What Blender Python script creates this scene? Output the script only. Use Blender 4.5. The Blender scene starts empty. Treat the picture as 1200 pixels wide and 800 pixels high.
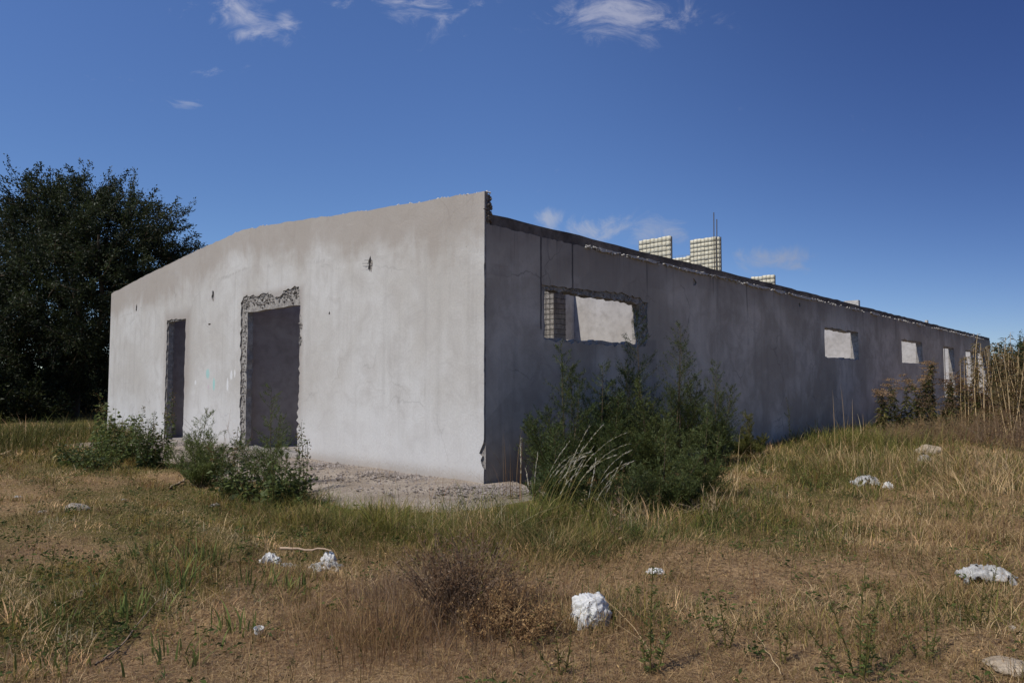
import bpy, math, random
import numpy as np
from mathutils import Vector, Matrix, noise as mnoise
from mathutils.geometry import tessellate_polygon

rng = np.random.default_rng(7)
random.seed(7)
R = math.radians
scene = bpy.context.scene
col = scene.collection

# ------------------------------------------------------------------ camera
F = 820.0                       # focal length in photo pixels (1200 x 800)
EYE = 1.5
PITCH = math.atan(46 / F)
cam_d = bpy.data.cameras.new('camera')
cam_d.sensor_width = 36.0
cam_d.lens = 36.0 * F / 1200.0
cam_d.clip_start = 0.05
cam_d.clip_end = 4000
cam = bpy.data.objects.new('camera', cam_d)
cam.location = (0, 0, EYE)
cam.rotation_euler = (R(90) + PITCH, 0, 0)
col.objects.link(cam)
scene.camera = cam
CP, SP = math.cos(PITCH), math.sin(PITCH)


def ray(px, py):
    u, v = (px - 600) / F, (400 - py) / F
    return np.array([u, CP - v * SP, SP + v * CP])


def at(px, py, z=0.0):
    """ground point seen at that photo pixel"""
    d = ray(px, py)
    k = (z - EYE) / d[2]
    return np.array([d[0] * k, d[1] * k, z])


# ------------------------------------------------------------------ building frame
AZ = math.atan(760 / F * CP)
E1 = np.array([math.sin(AZ), math.cos(AZ)])          # along the long shaded side
E2 = np.array([-math.cos(AZ), math.sin(AZ)])         # along the gable front
C0 = at(567, 571)[:2]


def to_local(x, y):
    dx, dy = x - C0[0], y - C0[1]
    return dx * E1[0] + dy * E1[1], dx * E2[0] + dy * E2[1]


def side_hit(px, py, q=0.0):
    """(t, z) on the plane parallel to the long side, q metres inside"""
    d = ray(px, py)
    n = E2
    k = (C0 @ n + q) / (d[:2] @ n)
    p = d * k
    return (p[:2] - C0) @ E1, EYE + p[2]


def front_hit(px, py, t=0.0):
    """(q, z) on the plane parallel to the gable front, t metres behind it"""
    d = ray(px, py)
    k = (C0 @ E1 + t) / (d[:2] @ E1)
    p = d * k
    return (p[:2] - C0) @ E2, EYE + p[2]


W_FRONT = front_hit(126.5, 470)[0]
L_SIDE = side_hit(1160, 395)[0]


# ------------------------------------------------------------------ terrain
def hgt(x, y):
    x = np.asarray(x, float); y = np.asarray(y, float)
    h = (0.045 * np.sin(0.9 * x + 1.3) * np.sin(0.75 * y + .4) + 0.03 * np.sin(1.9 * x - 1.1 * y)
         + 0.02 * np.sin(3.1 * y + .8 * x) + 0.015 * np.sin(4.3 * x + 2.2 * y))
    t, q = (x - C0[0]) * E1[0] + (y - C0[1]) * E1[1], (x - C0[0]) * E2[0] + (y - C0[1]) * E2[1]
    # flat and a touch low round the building
    d = np.maximum(np.maximum(-2.2 - t, t - L_SIDE), np.maximum(-1.0 - q, q - W_FRONT))
    k = np.clip(d / 2.5, 0, 1)
    far = np.clip((np.hypot(x, y) - 40) / 60, 0, 1)
    return h * k * (1 - far) - 0.03 * (1 - k)


# ------------------------------------------------------------------ helpers
def tag(o, label=None, cat=None, group=None, kind=None):
    if label: o['label'] = label
    if cat: o['category'] = cat
    if group: o['group'] = group
    if kind: o['kind'] = kind
    return o


def empty(name, loc, rz=0.0):
    o = bpy.data.objects.new(name, None)
    o.empty_display_size = 0.2
    o.location = loc
    o.rotation_euler = (0, 0, rz)
    col.objects.link(o)
    return o


def link(name, me, mat, parent=None):
    o = bpy.data.objects.new(name, me)
    for m in (mat if isinstance(mat, (list, tuple)) else [mat]):
        me.materials.append(m)
    col.objects.link(o)
    if parent: o.parent = parent
    return o


class Soup:
    """quads with one colour per vertex, linked as ONE mesh object"""
    def __init__(self):
        self.v, self.f, self.c, self.n = [], [], [], 0

    def add(self, v, f, c):
        v = np.asarray(v, float).reshape(-1, 3)
        self.v.append(v); self.f.append(np.asarray(f, int).reshape(-1, 4) + self.n)
        c = np.asarray(c, float)
        if c.ndim == 1: c = np.tile(c, (len(v), 1))
        self.c.append(c); self.n += len(v)

    def leaves(self, p, d, ln, wd, c, sag=0.0):
        p = np.asarray(p, float); d = np.asarray(d, float); n = len(p)
        if n == 0: return
        d = d / (np.linalg.norm(d, axis=1, keepdims=True) + 1e-9)
        ln = np.broadcast_to(ln, (n,))[:, None]; wd = np.broadcast_to(wd, (n,))[:, None]
        r = rng.normal(size=(n, 3))
        s = np.cross(d, r); s /= (np.linalg.norm(s, axis=1, keepdims=True) + 1e-9)
        nn = np.cross(d, s)
        mid = p + d * ln * .45
        v = np.empty((n, 4, 3))
        v[:, 0] = p
        v[:, 1] = mid + s * wd * .5 + nn * wd * .15
        v[:, 2] = p + d * ln; v[:, 2, 2] -= (sag * ln)[:, 0]
        v[:, 3] = mid - s * wd * .5 + nn * wd * .15
        self.add(v, np.arange(4 * n).reshape(n, 4), np.repeat(np.asarray(c, float).reshape(-1, 3) if np.ndim(c) > 1 else np.tile(c, (n, 1)), 4, axis=0))

    def blades(self, p, h, az, lean, wd, c, seg=3, tipc=None, droop=0.0):
        p = np.asarray(p, float); n = len(p)
        if n == 0: return
        t = np.linspace(0, 1, seg + 1)
        h = np.broadcast_to(h, (n,)); lean = np.broadcast_to(lean, (n,)); wd = np.broadcast_to(wd, (n,)); az = np.broadcast_to(az, (n,))
        dr = np.stack([np.cos(az), np.sin(az), np.zeros(n)], 1)
        fa = az + rng.uniform(.6, 2.5, n)
        sd = np.stack([np.cos(fa), np.sin(fa), np.zeros(n)], 1)
        up = t[None] * (1 - droop * t[None] ** 2)
        hor = lean[:, None] * (t[None] ** 1.8)
        ctr = p[:, None, :] + dr[:, None, :] * (hor * h[:, None])[..., None]
        ctr[..., 2] += h[:, None] * up * np.sqrt(np.clip(1 - .35 * lean[:, None] ** 2, .15, 1))
        w = wd[:, None] * (1 - t[None] ** 1.6 * .93) * .5
        v = np.empty((n, seg + 1, 2, 3))
        v[:, :, 0] = ctr - sd[:, None, :] * w[..., None]
        v[:, :, 1] = ctr + sd[:, None, :] * w[..., None]
        k = np.arange(seg) * 2
        q = np.stack([k, k + 1, k + 3, k + 2], 1)
        f = (np.arange(n) * (2 * (seg + 1)))[:, None, None] + q[None]
        c = np.asarray(c, float)
        if c.ndim == 1: c = np.tile(c, (n, 1))
        if tipc is None:
            cc = np.repeat(c, 2 * (seg + 1), axis=0)
        else:
            tipc = np.asarray(tipc, float)
            if tipc.ndim == 1: tipc = np.tile(tipc, (n, 1))
            cc = c[:, None, :] * (1 - t[None, :, None]) + tipc[:, None, :] * t[None, :, None]
            cc = np.repeat(cc, 2, axis=1).reshape(-1, 3)
        self.add(v, f, cc)

    def tube(self, pts, r0, r1, c, sides=4):
        pts = np.asarray(pts, float); n = len(pts)
        d = np.gradient(pts, axis=0); d /= (np.linalg.norm(d, axis=1, keepdims=True) + 1e-9)
        ref = np.array([.31, .87, .2]) if abs(d[0, 2]) > .8 else np.array([.1, .2, 1.])
        a = np.cross(d, ref); a /= (np.linalg.norm(a, axis=1, keepdims=True) + 1e-9)
        b = np.cross(d, a)
        r = np.linspace(r0, r1, n) if np.ndim(r0) == 0 else np.asarray(r0)
        th = np.linspace(0, 2 * np.pi, sides, endpoint=False)
        v = pts[:, None] + r[:, None, None] * (np.cos(th)[None, :, None] * a[:, None] + np.sin(th)[None, :, None] * b[:, None])
        i = np.arange(n - 1)[:, None] * sides; j = np.arange(sides)[None]; j2 = (j + 1) % sides
        f = np.stack([i + j, i + j2, i + sides + j2, i + sides + j], -1)
        self.add(v, f, c)

    def build(self, name, mat, parent=None, smooth=False):
        v = np.concatenate(self.v); f = np.concatenate(self.f); c = np.concatenate(self.c)
        me = bpy.data.meshes.new(name)
        me.vertices.add(len(v)); me.vertices.foreach_set('co', v.astype(np.float32).ravel())
        me.loops.add(f.size); me.loops.foreach_set('vertex_index', f.astype(np.int32).ravel())
        me.polygons.add(len(f)); me.polygons.foreach_set('loop_start', (np.arange(len(f)) * 4).astype(np.int32))
        if smooth: me.polygons.foreach_set('use_smooth', np.ones(len(f), dtype=bool))
        at_ = me.attributes.new('tint', 'FLOAT_COLOR', 'POINT')
        at_.data.foreach_set('color', np.concatenate([c, np.ones((len(c), 1))], 1).astype(np.float32).ravel())
        me.update(calc_edges=True)
        return link(name, me, mat, parent)


# ------------------------------------------------------------------ materials
class NT:
    def __init__(self, nt):
        self.nt = nt; nt.nodes.clear()

    def n(self, typ, **kw):
        x = self.nt.nodes.new(typ)
        for k, v in kw.items():
            if k.startswith('i_'):
                key = k[2:]; key = int(key) if key.isdigit() else key.replace('_', ' ')
                if hasattr(v, 'is_linked'): self.nt.links.new(v, x.inputs[key])
                else: x.inputs[key].default_value = v
            else: setattr(x, k, v)
        return x

    def l(self, a, b): self.nt.links.new(a, b)

    def m(self, op, a, b=None, c=None, clamp=False):
        x = self.nt.nodes.new('ShaderNodeMath'); x.operation = op; x.use_clamp = clamp
        for i, v in enumerate((a, b, c)):
            if v is None: continue
            if hasattr(v, 'is_linked'): self.l(v, x.inputs[i])
            else: x.inputs[i].default_value = v
        return x.outputs[0]

    def mix(self, fac, a, b, typ='MIX'):
        x = self.nt.nodes.new('ShaderNodeMix'); x.data_type = 'RGBA'; x.blend_type = typ
        for i, v in ((0, fac), (6, a), (7, b)):
            if hasattr(v, 'is_linked'): self.l(v, x.inputs[i])
            else: x.inputs[i].default_value = v if i == 0 else (*v, 1)
        return x.outputs[2]

    def noise(self, vec, scale, detail=4, rough=.55, dist=0.0):
        x = self.n('ShaderNodeTexNoise', i_Scale=scale, i_Detail=detail, i_Roughness=rough, i_Distortion=dist)
        self.l(vec, x.inputs['Vector']); return x.outputs[0]

    def ramp(self, v, lo, hi, a=0.0, b=1.0):
        x = self.n('ShaderNodeMapRange', interpolation_type='SMOOTHSTEP')
        for k, q in (('Value', v), ('From Min', lo), ('From Max', hi), ('To Min', a), ('To Max', b)):
            if hasattr(q, 'is_linked'): self.l(q, x.inputs[k])
            else: x.inputs[k].default_value = q
        return x.outputs[0]

    def scaled(self, vec, s):
        x = self.n('ShaderNodeMapping'); self.l(vec, x.inputs[0]); x.inputs['Scale'].default_value = s
        return x.outputs[0]

    def out(self, color, rough=.9, bump=None, bstr=.3, bdist=.02, spec=.25, normal=None):
        p = self.n('ShaderNodeBsdfPrincipled', i_Roughness=rough)
        p.inputs['Specular IOR Level'].default_value = spec
        if hasattr(color, 'is_linked'): self.l(color, p.inputs['Base Color'])
        else: p.inputs['Base Color'].default_value = (*color, 1)
        if bump is not None:
            b = self.n('ShaderNodeBump', i_Strength=bstr, i_Distance=bdist); self.l(bump, b.inputs['Height'])
            self.l(b.outputs[0], p.inputs['Normal'])
        o = self.n('ShaderNodeOutputMaterial'); self.l(p.outputs[0], o.inputs[0])
        return p


def new_mat(name):
    m = bpy.data.materials.new(name); m.use_nodes = True
    return m, NT(m.node_tree)


def foliage_mat(name, transl=.35, rough=.6, spec=.25):
    m, t = new_mat(name)
    a = t.n('ShaderNodeAttribute', attribute_name='tint')
    p = t.n('ShaderNodeBsdfPrincipled', i_Roughness=rough); p.inputs['Specular IOR Level'].default_value = spec
    t.l(a.outputs['Color'], p.inputs['Base Color'])
    tr = t.n('ShaderNodeBsdfTranslucent'); t.l(a.outputs['Color'], tr.inputs[0])
    mx = t.n('ShaderNodeMixShader', i_0=transl); t.l(p.outputs[0], mx.inputs[1]); t.l(tr.outputs[0], mx.inputs[2])
    o = t.n('ShaderNodeOutputMaterial'); t.l(mx.outputs[0], o.inputs[0])
    return m


M_LEAF = foliage_mat('leaf', .35, .55, .3)
M_GRASS = foliage_mat('grass_blade', .3, .7, .15)
M_TWIG = foliage_mat('twig', .0, .85, .15)


def plaster(name, front):
    m, t = new_mat(name)
    tc = t.n('ShaderNodeTexCoord').outputs['Object']
    sep = t.n('ShaderNodeSeparateXYZ'); t.l(tc, sep.inputs[0])
    hx = sep.outputs[1] if front else sep.outputs[0]; z = sep.outputs[2]
    big = t.noise(tc, .55, 5, .6, .4)
    med = t.noise(tc, 2.3, 6, .62, .6)
    fine = t.noise(tc, 28, 5, .6)
    streak = t.noise(t.scaled(tc, (5, 5, .32)), 1.0, 5, .6, .2)
    streak2 = t.noise(t.scaled(tc, (16, 16, .7)), 1.0, 4, .6)
    if front:
        c = t.mix(t.ramp(big, .35, .68), (.455, .425, .38), (.54, .52, .485))
        c = t.mix(t.ramp(med, .42, .72, 0, .55), c, (.40, .37, .335))
    else:
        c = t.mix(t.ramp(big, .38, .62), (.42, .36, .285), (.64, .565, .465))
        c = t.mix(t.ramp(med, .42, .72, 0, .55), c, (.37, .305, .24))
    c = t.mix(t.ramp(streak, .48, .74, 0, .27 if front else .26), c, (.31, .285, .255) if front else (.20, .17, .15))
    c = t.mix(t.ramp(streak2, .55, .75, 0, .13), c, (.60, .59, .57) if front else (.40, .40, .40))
    if front:
        # weathered brown band under the gable edge, following the roof slope
        edge = t.m('ADD', t.m('MULTIPLY', t.m('ABSOLUTE', t.m('SUBTRACT', hx, 6.9)), -.075), 4.68)
        d = t.m('SUBTRACT', edge, z)
        dn = t.m('ADD', d, t.m('MULTIPLY', t.m('SUBTRACT', big, .5), 2.0))
        dn = t.m('ADD', dn, t.m('MULTIPLY', t.m('SUBTRACT', streak, .5), .9))
        c = t.mix(t.ramp(dn, .25, .95, .62, 0), c, (.30, .25, .205))
        # damp line: an older pour joint
        jn = t.m('ABSOLUTE', t.m('SUBTRACT', t.m('ADD', d, t.m('MULTIPLY', t.m('SUBTRACT', med, .5), .25)), .78))
        c = t.mix(t.m('MULTIPLY', t.ramp(jn, .0, .05, .35, 0), t.m('MULTIPLY', t.ramp(streak2, .4, .6), t.ramp(big, .46, .62))), c, (.2, .17, .15))
        # soot and damp round the two doorways
        for (a0, a1, top, wd) in ((10.15, 11.25, 2.97, .42), (5.0, 7.15, 3.2, .22)):
            dx = t.m('MAXIMUM', t.m('SUBTRACT', a0, hx), t.m('SUBTRACT', hx, a1))
            dz = t.m('SUBTRACT', z, top)
            dd = t.m('MAXIMUM', dx, dz)
            dd = t.m('ADD', dd, t.m('MULTIPLY', t.m('SUBTRACT', med, .5), .25))
            c = t.mix(t.ramp(dd, .0, wd, .6, 0), c, (.27, .225, .19))
        # rising damp, pale with salts, and splashed soil at the foot
        zz = t.m('ADD', z, t.m('MULTIPLY', t.m('SUBTRACT', med, .5), .8))
        c = t.mix(t.ramp(zz, .3, 1.5, .55, 0), c, (.60, .59, .57))
        zb = t.m('ADD', z, t.m('MULTIPLY', t.m('SUBTRACT', fine, .5), .35))
        c = t.mix(t.ramp(zb, .05, .28, .7, 0), c, (.34, .29, .24))
        # traces of turquoise and white spray paint between the doors
        for (q0, z0, rq, rz, cc) in ((8.95, 1.66, .10, .12, (.22, .52, .48)), (8.62, 1.42, .06, .15, (.18, .55, .5)), (8.9, 1.36, .05, .05, (.5, .38, .42)),
                                     (7.78, 1.62, .06, .11, (.75, .75, .74)), (7.95, 1.42, .05, .16, (.75, .75, .74)), (9.6, 1.46, .05, .06, (.72, .72, .7)), (7.62, 1.66, .04, .10, (.72, .72, .7))):
            e = t.m('ADD', t.m('POWER', t.m('DIVIDE', t.m('SUBTRACT', hx, q0), rq), 2.0), t.m('POWER', t.m('DIVIDE', t.m('SUBTRACT', z, z0), rz), 2.0))
            e = t.m('ADD', e, t.m('MULTIPLY', t.m('SUBTRACT', fine, .5), 2.2))
            c = t.mix(t.ramp(e, .5, 1.1, .6, 0), c, cc)
    else:
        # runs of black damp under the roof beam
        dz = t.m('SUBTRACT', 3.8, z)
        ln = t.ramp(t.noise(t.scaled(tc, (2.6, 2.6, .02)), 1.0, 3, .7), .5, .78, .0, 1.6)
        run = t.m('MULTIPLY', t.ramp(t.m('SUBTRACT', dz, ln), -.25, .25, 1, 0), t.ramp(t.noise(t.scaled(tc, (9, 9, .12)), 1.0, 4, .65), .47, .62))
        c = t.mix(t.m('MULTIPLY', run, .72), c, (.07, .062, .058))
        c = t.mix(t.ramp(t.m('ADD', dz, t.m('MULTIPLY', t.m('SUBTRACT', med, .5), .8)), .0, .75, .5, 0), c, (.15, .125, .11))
        # vertical shrinkage cracks above the first window
        for (x0, zb) in ((side_hit(634, 300)[0], 2.3), (side_hit(671, 300)[0], 2.95)):
            wob = t.m('MULTIPLY', t.m('SUBTRACT', t.noise(tc, 3.0, 3), .5), .05)
            cr = t.m('ABSOLUTE', t.m('SUBTRACT', t.m('ADD', hx, wob), x0))
            c = t.mix(t.m('MULTIPLY', t.ramp(cr, .008, .03, .85, 0), t.ramp(z, zb - .02, zb + .02)), c, (.05, .045, .045))
        # trowelled repair below the window
        x1 = side_hit(770, 400)[0]
        bx = t.m('MAXIMUM', t.m('ABSOLUTE', t.m('SUBTRACT', hx, x1 - .55)), 0.0)
        c = t.mix(t.m('MULTIPLY', t.ramp(bx, .5, .56, .35, 0), t.ramp(z, 2.25, 2.3, 1, 0)), c, (.17, .155, .145))
        zz = t.m('ADD', z, t.m('MULTIPLY', t.m('SUBTRACT', big, .5), 2.2))
        c = t.mix(t.ramp(zz, .1, .6, .35, 0), c, (.26, .22, .185))
        blk = t.n('ShaderNodeTexVoronoi', i_Scale=.42, distance='CHEBYCHEV'); t.l(t.scaled(tc, (1, 1, 1.3)), blk.inputs['Vector'])
        bc = t.n('ShaderNodeSeparateColor'); t.l(blk.outputs['Color'], bc.inputs[0])
        c = t.mix(t.m('MULTIPLY', t.ramp(bc.outputs[0], .45, .55), t.ramp(med, .35, .6, .08, .28)), c, (.27, .235, .195))
    # hairline cracks
    ve = t.n('ShaderNodeTexVoronoi', i_Scale=.55, feature='DISTANCE_TO_EDGE')
    dsp = t.n('ShaderNodeTexNoise', i_Scale=2.2, i_Detail=5.0); t.l(tc, dsp.inputs['Vector'])
    va = t.n('ShaderNodeVectorMath', operation='MULTIPLY_ADD'); t.l(dsp.outputs['Color'], va.inputs[0]); va.inputs[1].default_value = (.55, .55, .55); t.l(tc, va.inputs[2])
    t.l(va.outputs[0], ve.inputs['Vector'])
    ck = t.m('MULTIPLY', t.ramp(ve.outputs['Distance'], .002, .009, 1, 0), t.ramp(t.noise(tc, .8, 2), .5, .62))
    c = t.mix(t.m('MULTIPLY', ck, .18 if front else .4), c, (.13, .115, .10))
    # small pocks
    vor = t.n('ShaderNodeTexVoronoi', i_Scale=5.0); t.l(tc, vor.inputs['Vector'])
    pk = t.m('MULTIPLY', t.ramp(vor.outputs['Distance'], .03, .07, 1, 0), t.ramp(t.noise(tc, 1.7, 2), .5, .6))
    c = t.mix(t.m('MULTIPLY', pk, .55), c, (.14, .12, .11))
    c = t.mix(t.ramp(fine, .3, .75, 0, .16), c, (.24, .22, .2))
    h = t.m('ADD', t.m('MULTIPLY', med, .7), t.m('ADD', t.m('MULTIPLY', fine, .16), t.m('MULTIPLY', streak, .5)))
    h = t.m('SUBTRACT', h, t.m('MULTIPLY', pk, .2))
    t.out(c, .92, h, .35, .05, .2)
    return m


M_FRONT = plaster('plaster_front', True)
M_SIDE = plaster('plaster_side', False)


def simple(name, ca, cb, scale=6, rough=.92, bstr=.4, bdist=.03, spec=.2, detail=6, cc=None):
    m, t = new_mat(name)
    tc = t.n('ShaderNodeTexCoord').outputs['Object']
    a = t.noise(tc, scale, detail, .62, .3)
    b = t.noise(tc, scale * 6, 5, .6)
    c = t.mix(t.ramp(a, .35, .68), ca, cb)
    c = t.mix(t.ramp(b, .4, .7, 0, .4), c, cc or tuple(x * .6 for x in ca))
    t.out(c, rough, t.m('ADD', a, t.m('MULTIPLY', b, .5)), bstr, bdist, spec)
    return m


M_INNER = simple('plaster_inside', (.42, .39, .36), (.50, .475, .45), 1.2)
M_INDARK = simple('plaster_inside_shade', (.33, .285, .26), (.40, .355, .325), 1.0)  # darker copy of the inside plaster, with the interior shade put into its colour
M_BEAM = simple('stained_beam', (.095, .078, .066), (.19, .158, .132), 2.2, bstr=.8, cc=(.045, .038, .033))
M_RUBBLE = simple('broken_mortar', (.26, .235, .21), (.42, .39, .35), 9, bstr=.9, cc=(.09, .08, .07))
M_PALE = simple('pale_mortar', (.46, .43, .39), (.58, .55, .50), 8, bstr=.8)
M_CONC = simple('rough_concrete', (.30, .265, .225), (.42, .375, .33), 2.5, bstr=.7)
M_ROCK = simple('rock', (.30, .27, .235), (.42, .38, .33), 6, bstr=.8)
M_TANROCK = simple('tan_rock', (.36, .28, .19), (.50, .41, .30), 9, bstr=.7)
M_STEEL = simple('rusty_steel', (.10, .075, .055), (.16, .12, .09), 20, rough=.7)


def panel_mat():
    """foam wall panel with a wire grid and dark joints between the foam sticks"""
    m, t = new_mat('foam_wire_panel')
    tc = t.n('ShaderNodeTexCoord').outputs['Object']
    a = t.noise(tc, 12, 5, .6)
    c = t.mix(t.ramp(a, .35, .7), (.60, .55, .41), (.74, .69, .54))
    t.out(c, .9, a, .4, .02)
    return m


M_PANEL = panel_mat()
M_WIRE = simple('wire', (.30, .27, .21), (.4, .36, .28), 30, rough=.6)


def plastic(name, c0, c1, transl=.15):
    m, t = new_mat(name)
    tc = t.n('ShaderNodeTexCoord').outputs['Object']
    a = t.noise(tc, 14, 5, .6)
    c = t.mix(t.ramp(a, .35, .7), c0, c1)
    p = t.n('ShaderNodeBsdfPrincipled', i_Roughness=.38); t.l(c, p.inputs['Base Color'])
    b = t.n('ShaderNodeBump', i_Strength=.55, i_Distance=.01); t.l(t.noise(tc, 26, 4, .6, 2.5), b.inputs['Height']); t.l(b.outputs[0], p.inputs['Normal'])
    tr = t.n('ShaderNodeBsdfTranslucent'); t.l(c, tr.inputs[0])
    mx = t.n('ShaderNodeMixShader', i_0=transl); t.l(p.outputs[0], mx.inputs[1]); t.l(tr.outputs[0], mx.inputs[2])
    o = t.n('ShaderNodeOutputMaterial'); t.l(mx.outputs[0], o.inputs[0])
    return m


M_BAG = plastic('white_plastic', (.70, .69, .65), (.82, .81, .77))
M_BAGGREY = plastic('greyed_plastic', (.38, .365, .33), (.56, .54, .50))
M_CUP = plastic('white_foam', (.70, .69, .66), (.8, .79, .76), .05)
M_YELLOW = plastic('yellow_wrapper', (.42, .32, .10), (.52, .42, .16), .1)


def ground_mat():
    m, t = new_mat('ground')
    tc = t.n('ShaderNodeTexCoord').outputs['Object']
    at_ = t.n('ShaderNodeAttribute', attribute_name='tint')
    sp = t.n('ShaderNodeSeparateColor'); t.l(at_.outputs['Color'], sp.inputs[0])
    big = t.noise(tc, .45, 6, .6, .5)
    med = t.noise(tc, 2.6, 6, .65, .4)
    fine = t.noise(tc, 22, 6, .7)
    fib = t.noise(t.scaled(tc, (60, 14, 1)), 1.0, 4, .6, 2.0)
    c = t.mix(t.ramp(med, .36, .66), (.25, .155, .075), (.41, .265, .135))
    c = t.mix(t.ramp(fib, .5, .72, 0, .7), c, (.56, .40, .22))
    c = t.mix(t.ramp(fine, .46, .68, 0, .85), c, (.07, .046, .03))
    g = t.mix(t.ramp(fine, .35, .7), (.06, .064, .016), (.15, .13, .034))
    gm = t.m('ADD', sp.outputs[0], t.m('MULTIPLY', t.m('SUBTRACT', med, .5), 1.0))
    c = t.mix(t.ramp(gm, .25, .7, 0, .85), c, g)
    t.out(c, .95, t.m('ADD', t.m('MULTIPLY', med, .6), fine), .8, .05, .1)
    return m


M_GROUND = ground_mat()

# ------------------------------------------------------------------ vegetation map
def gs(x, y, px, py, rx, ry, rot=0.0):
    c = at(px, py); dx, dy = x - c[0], y - c[1]
    if rot:
        a = R(rot); dx, dy = dx * math.cos(a) + dy * math.sin(a), -dx * math.sin(a) + dy * math.cos(a)
    return np.exp(-((dx / rx) ** 2 + (dy / ry) ** 2))


def wob(x, y, s, ph=0.0):
    return (np.sin(s * x + ph + 1.7 * np.sin(.6 * s * y)) + np.sin(s * .83 * y + 2.1 * ph + 1.4 * np.sin(.7 * s * x + 1)) + np.sin(1.9 * s * (x + y) * .7 + ph)) / 3


def fields(x, y):
    n1, n2, n3 = wob(x, y, 1.1, .3), wob(x, y, 2.7, 1.9), wob(x, y, 6.1, 4.)
    green = .30 + .30 * n1 + .22 * n2 + .06 * n3
    left = 1 / (1 + np.exp((x + 1.6 - .12 * y) / .5))                    # mown lawn left of the door path
    green = green + .26 * left * (y > 4.0) - .12 * (y < 4.2) * (1 - left)
    hh = .046 + .016 * n2 + .012 * n3
    brown = .22 + .2 * n2
    for (px, py, rx, ry, dg, dh, db) in (
        (420, 614, 1.2, .7, .75, .11, -.2), (300, 590, .9, .6, .5, .07, -.1), (500, 625, .7, .45, .35, .10, -.1),
        (640, 622, .9, .7, .6, .10, -.2), (740, 600, 1.6, 1.0, .7, .06, -.1), (560, 640, .5, .4, .3, .10, 0), (730, 620, .9, .6, .35, .10, 0),
        (900, 545, 1.7, 2.0, .6, .05, -.25), (1000, 530, 1.6, 1.6, .4, .14, -.2), (860, 580, .8, .9, .4, .05, -.1),
        (820, 600, .9, .6, .1, .06, 0), (950, 600, 1.6, .6, -.08, .02, 0),
        (1090, 560, 2.4, 2.2, .10, .09, -.2), (1010, 512, 2.2, 2.6, .45, .16, -.2), (1180, 560, 2.0, 2.2, -.12, .12, .1), (1050, 620, 1.6, .9, -.05, .04, -.1), (1160, 640, 1.2, .9, -.1, .06, -.1),
        (1140, 730, .7, .5, .35, .06, -.1), (1010, 760, .5, .45, .25, .03, 0), (1080, 690, .9, .5, .15, .06, 0),
        (540, 700, .55, .40, -.4, .07, .9), (440, 740, .5, .35, -.4, .05, .7), (620, 690, .5, .4, -.3, .06, .3), (480, 690, .5, .4, -.2, .05, .5),
        (130, 700, .8, .55, .5, .06, -.1), (60, 760, .4, .3, .25, .04, 0), (230, 660, .8, .5, .2, .05, 0),
        (130, 610, 1.6, 1.0, .12, 0, -.2), (60, 545, 2.5, 1.6, .25, .05, -.2), (20, 515, 4, 3.5, .5, .25, -.1), (200, 560, 1.3, .8, -.35, 0, 0),
        (380, 690, .9, .4, -.2, .02, .2), (850, 670, 1.0, .55, -.4, -.05, .1), (720, 770, 1.4, .4, -.3, 0, .1), (300, 770, 1.5, .35, -.3, -.01, .25), (30, 650, .5, .4, -.3, -.03, .5),
        (900, 720, 1.0, .5, -.2, .01, .0), (760, 720, .4, .5, .0, .03, 0), (660, 730, .5, .4, -.2, .04, .1)):
        g_ = gs(x, y, px, py, rx, ry)
        green = green + dg * g_; hh = hh + dh * g_; brown = brown + db * g_
    far = np.clip((y - 14) / 10, 0, 1)
    hh = hh + far * .10 * (1 - left)
    return np.clip(green, 0, 1), np.clip(hh, .03, 1), np.clip(brown, 0, 1), left


APRON = 1.72


def open_ground(x, y, jit=0.0):
    t, q = to_local(x, y)
    inb = (t > -.02) & (t < L_SIDE + .05) & (q > -.02) & (q < W_FRONT + .05)
    edge = APRON + .22 * np.sin(1.7 * q + .6) + .13 * np.sin(4.1 * q) + jit
    ap = (t > -edge) & (t <= .0) & (q > -1.15 + .25 * np.sin(3 * t)) & (q < D1[1] + .3)
    ap |= (t > -.1) & (t < .35 + jit) & (q > -.9) & (q < 0)
    return ~(inb | ap)


# ------------------------------------------------------------------ ground sheet
def make_ground():
    a = np.sinh(np.linspace(-5.6, 5.6, 181)) / math.sinh(5.6) * 1500
    b = np.concatenate([np.linspace(-60, -4, 12), np.linspace(-3, 26, 117), 26 + (np.exp(np.linspace(0.05, 6.2, 44)) - 1) * 3.1])
    a = np.unique(np.concatenate([a[np.abs(a) > 16], np.linspace(-16, 16, 129)]))
    X, Y = np.meshgrid(a, b)
    Z = hgt(X, Y)
    g, h, br, lf = fields(X, Y)
    g = np.where(np.hypot(X, Y) > 45, .75, g)
    s = Soup(); ny, nx = X.shape
    i = np.arange(ny - 1)[:, None] * nx + np.arange(nx - 1)[None]
    f = np.stack([i, i + 1, i + nx + 1, i + nx], -1)
    s.add(np.stack([X, Y, Z], -1), f, np.stack([g, h, br], -1).reshape(-1, 3))
    o = s.build('ground', M_GROUND, smooth=True)
    tag(o, kind='structure')


make_ground()

# ------------------------------------------------------------------ building
BLD = empty('concrete_building', (C0[0], C0[1], 0), math.atan2(E1[1], E1[0]))
tag(BLD, 'roofless grey concrete building with gable front and empty window holes', 'building')


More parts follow.
